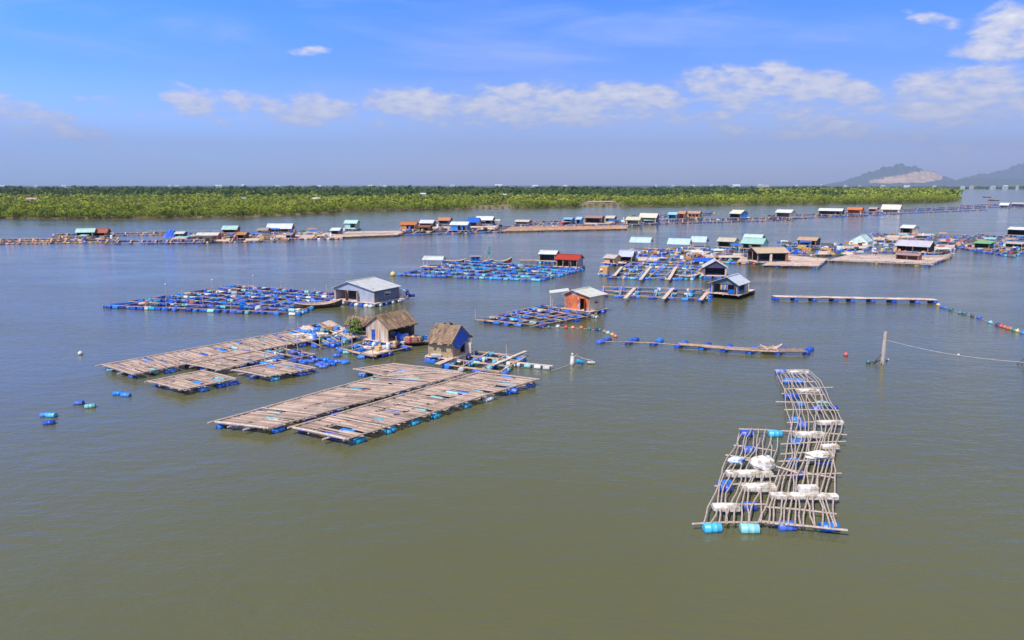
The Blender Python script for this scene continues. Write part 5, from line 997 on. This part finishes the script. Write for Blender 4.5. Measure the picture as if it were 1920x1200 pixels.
fh('floating_shack', 'white roofed shack with a bare frame at its left', 1468, 407, 36, 10, 5, (.80, .76, .66), (.28, .25, .25), rw=(.75, .68, .52), rz=-.2); fh('floating_shack', 'far dark shack with a thin white roof and blue left end', 1556, 402, 46, 8, 4, (.84, .84, .76), DK); fh('floating_shack', 'vivid orange far shack at the right', 1601, 400, 30, 8, 4, (.80, .24, .08), (.78, .24, .08)); fh('floating_shack', 'small dark hut between the vivid orange shack and the domed boat', 1636, 396, 18, 5, 3, (.6, .4, .34), DK)
fh('domed_houseboat', 'far houseboat with a rounded cream roof', 1669, 398, 36, 7, 8, (.84, .76, .60), (.70, .66, .6), cat='houseboat'); fh('floating_shack', 'tiny white roofed hut at the far right of the river', 1882, 388, 18, 4, 4, (.8, .8, .8), (.3, .3, .35)); fh('floating_shack', 'tiny dark hut at the far right edge', 1908, 386, 24, 4, 3, (.5, .46, .46), DK)
boat('far_boat', 'tiny dark boat in the far channel, upper one', 1850, 370, 12, 3, 0, DARKW, PLANK, h=1); boat('far_boat', 'tiny pinkish boat in the far channel, lower one', 1863, 376, 13, 3.4, 0, REDW, PLANKL, paint((.6, .4, .36)), h=1); boat('far_boat', 'small dark boat moored left of the far domed houseboat', 1540, 402, 7, 1.8, 0, DARKW, PLANK, h=.6)

# ------------------------------------------------------------------ gear and junk heaped on the rafts
CN = {'white': 'white', 'orange': 'orange', 'blue': 'deep blue', 'yellow': 'yellow', 'dark': 'black', 'red': 'red', 'azure': 'light blue', 'salmon': 'salmon pink', 'aqua': 'pale aqua', 'teal': 'green', 'navy': 'navy', 'cyan': 'cyan'}
def net_heap(px, py, r, m, label, group, z=.42):
    mb = MB(); mb.ball((0, 0, 0), r, 0, (1.3, .9, .45), 10, .22); o = mb.build('net_heap', m); p = G(px, py, z); o.location = (p.x, p.y, z + r * .2); o.rotation_euler = (0, 0, rnd.uniform(0, 3)); return tag(o, label, 'net', group)
def frame_tarp(px, py, w, h, m, label, group, z=.4):      # a little tarp stretched over four sticks
    p = G(px, py, z); t = thing('tarp_shelter', label, 'shelter', (p.x, p.y, z), rnd.uniform(-.5, .1), group); mb = MB(); d = w * .7
    mb.slab([(-w / 2, -d / 2, h * .8), (w / 2, -d / 2, h * .85), (w / 2, d / 2, h), (-w / 2, d / 2, h * 1.05)], .03); mb.build('sheet', m, t); mb = MB()
    for x in (-w * .46, w * .46):
        for y in (-d * .46, d * .46): mb.tube([(x, y, 0), (x, y, h * .8)], .045, 5)
    mb.build('stick', POLE, t)
HEAP = [mat('brown_net', (.25, .14, .09), .95, .4, (1, 1, 1), 5), mat('green_net', (.06, .16, .10), .95, .4, (1, 1, 1), 5), mat('black_net', (.04, .04, .05), .95, .3), mat('sand_net', (.60, .42, .28), .95, .3, (1, 1, 1), 5)]
HN = ['brown', 'dark green', 'black', 'sandy']
def clutter(q, n, cols, where, k=1.0, tarps=0):
    Q = Quad(q); g = 'gear on ' + where
    def at():
        p = Q(rnd.random(), rnd.random()) + Q.c; d = p - Vector((0, 0, H)); s = d.dot(FW); return 960 + d.x / s * FPX, 600 - d.dot(UP) / s * FPX
    for i in range(n):
        x, y = at(); e = rnd.random(); c = rnd.choice(cols)
        if e < .45: crate(x, y, (rnd.uniform(.5, 1.1) * k, .7 * k, rnd.uniform(.35, .8) * k), BC[c], CN[c] + ' tub standing on ' + where, .42, rnd.uniform(-.6, .6), 'tub', 'tub', g)
        elif e < .62: j = rnd.randrange(4); net_heap(x, y, rnd.uniform(.45, .8) * k, HEAP[j], HN[j] + ' net heaped on ' + where, g)
        elif e < .82:
            o = tank(x, y, .3 * k, .9 * k, BC[c], CN[c] + ' drum standing upright on ' + where, .42, 'drum', 'drum'); o['group'] = g
        else: foam_block(G(x, y, .6), rnd.uniform(.8, 1.8) * k, .6 * k, .35 * k, rnd.uniform(-.6, .6), 'grubby foam block lying on ' + where, .6, 'foam block', g)
    for i in range(tarps):
        x, y = at(); cc, nm = rnd.choice([((.70, .66, .58), 'cream'), ((.62, .30, .14), 'rusty orange'), ((.03, .14, .55), 'blue'), ((.10, .09, .09), 'black'), ((.45, .25, .16), 'brown'), ((.30, .55, .5), 'mint')])
        frame_tarp(x, y, rnd.uniform(2.0, 3.6) * k, rnd.uniform(1.3, 2.0), paint(cc), nm + ' tarp shelter on sticks on ' + where, g)
WM = ['white', 'orange', 'blue', 'azure', 'dark', 'salmon', 'red', 'yellow']
clutter([(690, 652), (715, 660), (745, 650), (715, 640)], 12, WM, 'the landing of the thatched house', .7)
clutter([(741, 645), (748, 649), (800, 641), (795, 636)], 8, WM, 'the laden boat and porch of the thatched house', .7)
clutter([(545, 630), (600, 640), (650, 625), (610, 612)], 8, ['white', 'blue', 'azure', 'orange'], 'the pole raft left of the thatched house', .8)
clutter([(738, 563), (750, 566), (774, 556), (760, 552)], 6, ['white', 'orange', 'azure', 'navy'], 'the raft at the right end of the grey house', .8)
clutter([(800, 506), (1000, 515), (1080, 502), (880, 489)], 16, ['azure', 'blue', 'white', 'cyan', 'orange'], 'the middle barrel raft', .8)
clutter([(240, 572), (520, 580), (610, 552), (450, 538)], 14, ['azure', 'blue', 'white', 'salmon'], 'the left barrel raft', .7)
clutter([(1125, 492), (1160, 496), (1220, 492), (1190, 480)], 12, WM, 'the deck round the plywood shack', .9)
clutter([(1195, 486), (1330, 490), (1390, 470), (1210, 468)], 34, WM, 'the pavilion raft', .9, 3)
clutter([(1336, 551), (1380, 554), (1402, 550), (1345, 547)], 7, ['white', 'orange', 'red', 'azure'], 'the deck of the houseboat', .6)
clutter([(1455, 478), (1600, 480), (1640, 460), (1480, 455)], 42, WM, 'the raft behind the pinkish planks', .9, 5)
clutter([(1640, 478), (1770, 480), (1830, 442), (1640, 440)], 44, WM, 'the raft round the grey roofed house', .95, 6)
clutter([(1790, 462), (1900, 478), (1930, 455), (1830, 440)], 22, WM, 'the rightmost raft', .95, 4)
clutter([(100, 452), (210, 451), (215, 444), (110, 444)], 10, ['orange', 'white', 'blue'], 'the far raft at the left edge', 1.3, 1)
clutter([(330, 454), (540, 451), (545, 436), (330, 440)], 30, WM, 'the far raft of cream roofed shacks', 1.3, 6)
clutter([(490, 447), (620, 446), (650, 432), (500, 428)], 22, WM, 'the far cluttered raft', 1.3, 5)
clutter([(745, 438), (945, 432), (960, 418), (770, 420)], 26, WM + ['azure', 'blue'], 'the far raft of blue roofed shacks', 1.3, 5)
clutter([(1050, 423), (1175, 419), (1180, 411), (1060, 413)], 16, WM, 'the far raft behind the orange deck', 1.4, 3)
clutter([(1185, 419), (1480, 411), (1480, 404), (1190, 409)], 14, WM, 'the long thin far raft', 1.4, 1)
clutter([(1525, 404), (1650, 400), (1650, 396), (1530, 399)], 12, WM, 'the far raft by the vivid orange shack', 1.5, 2)
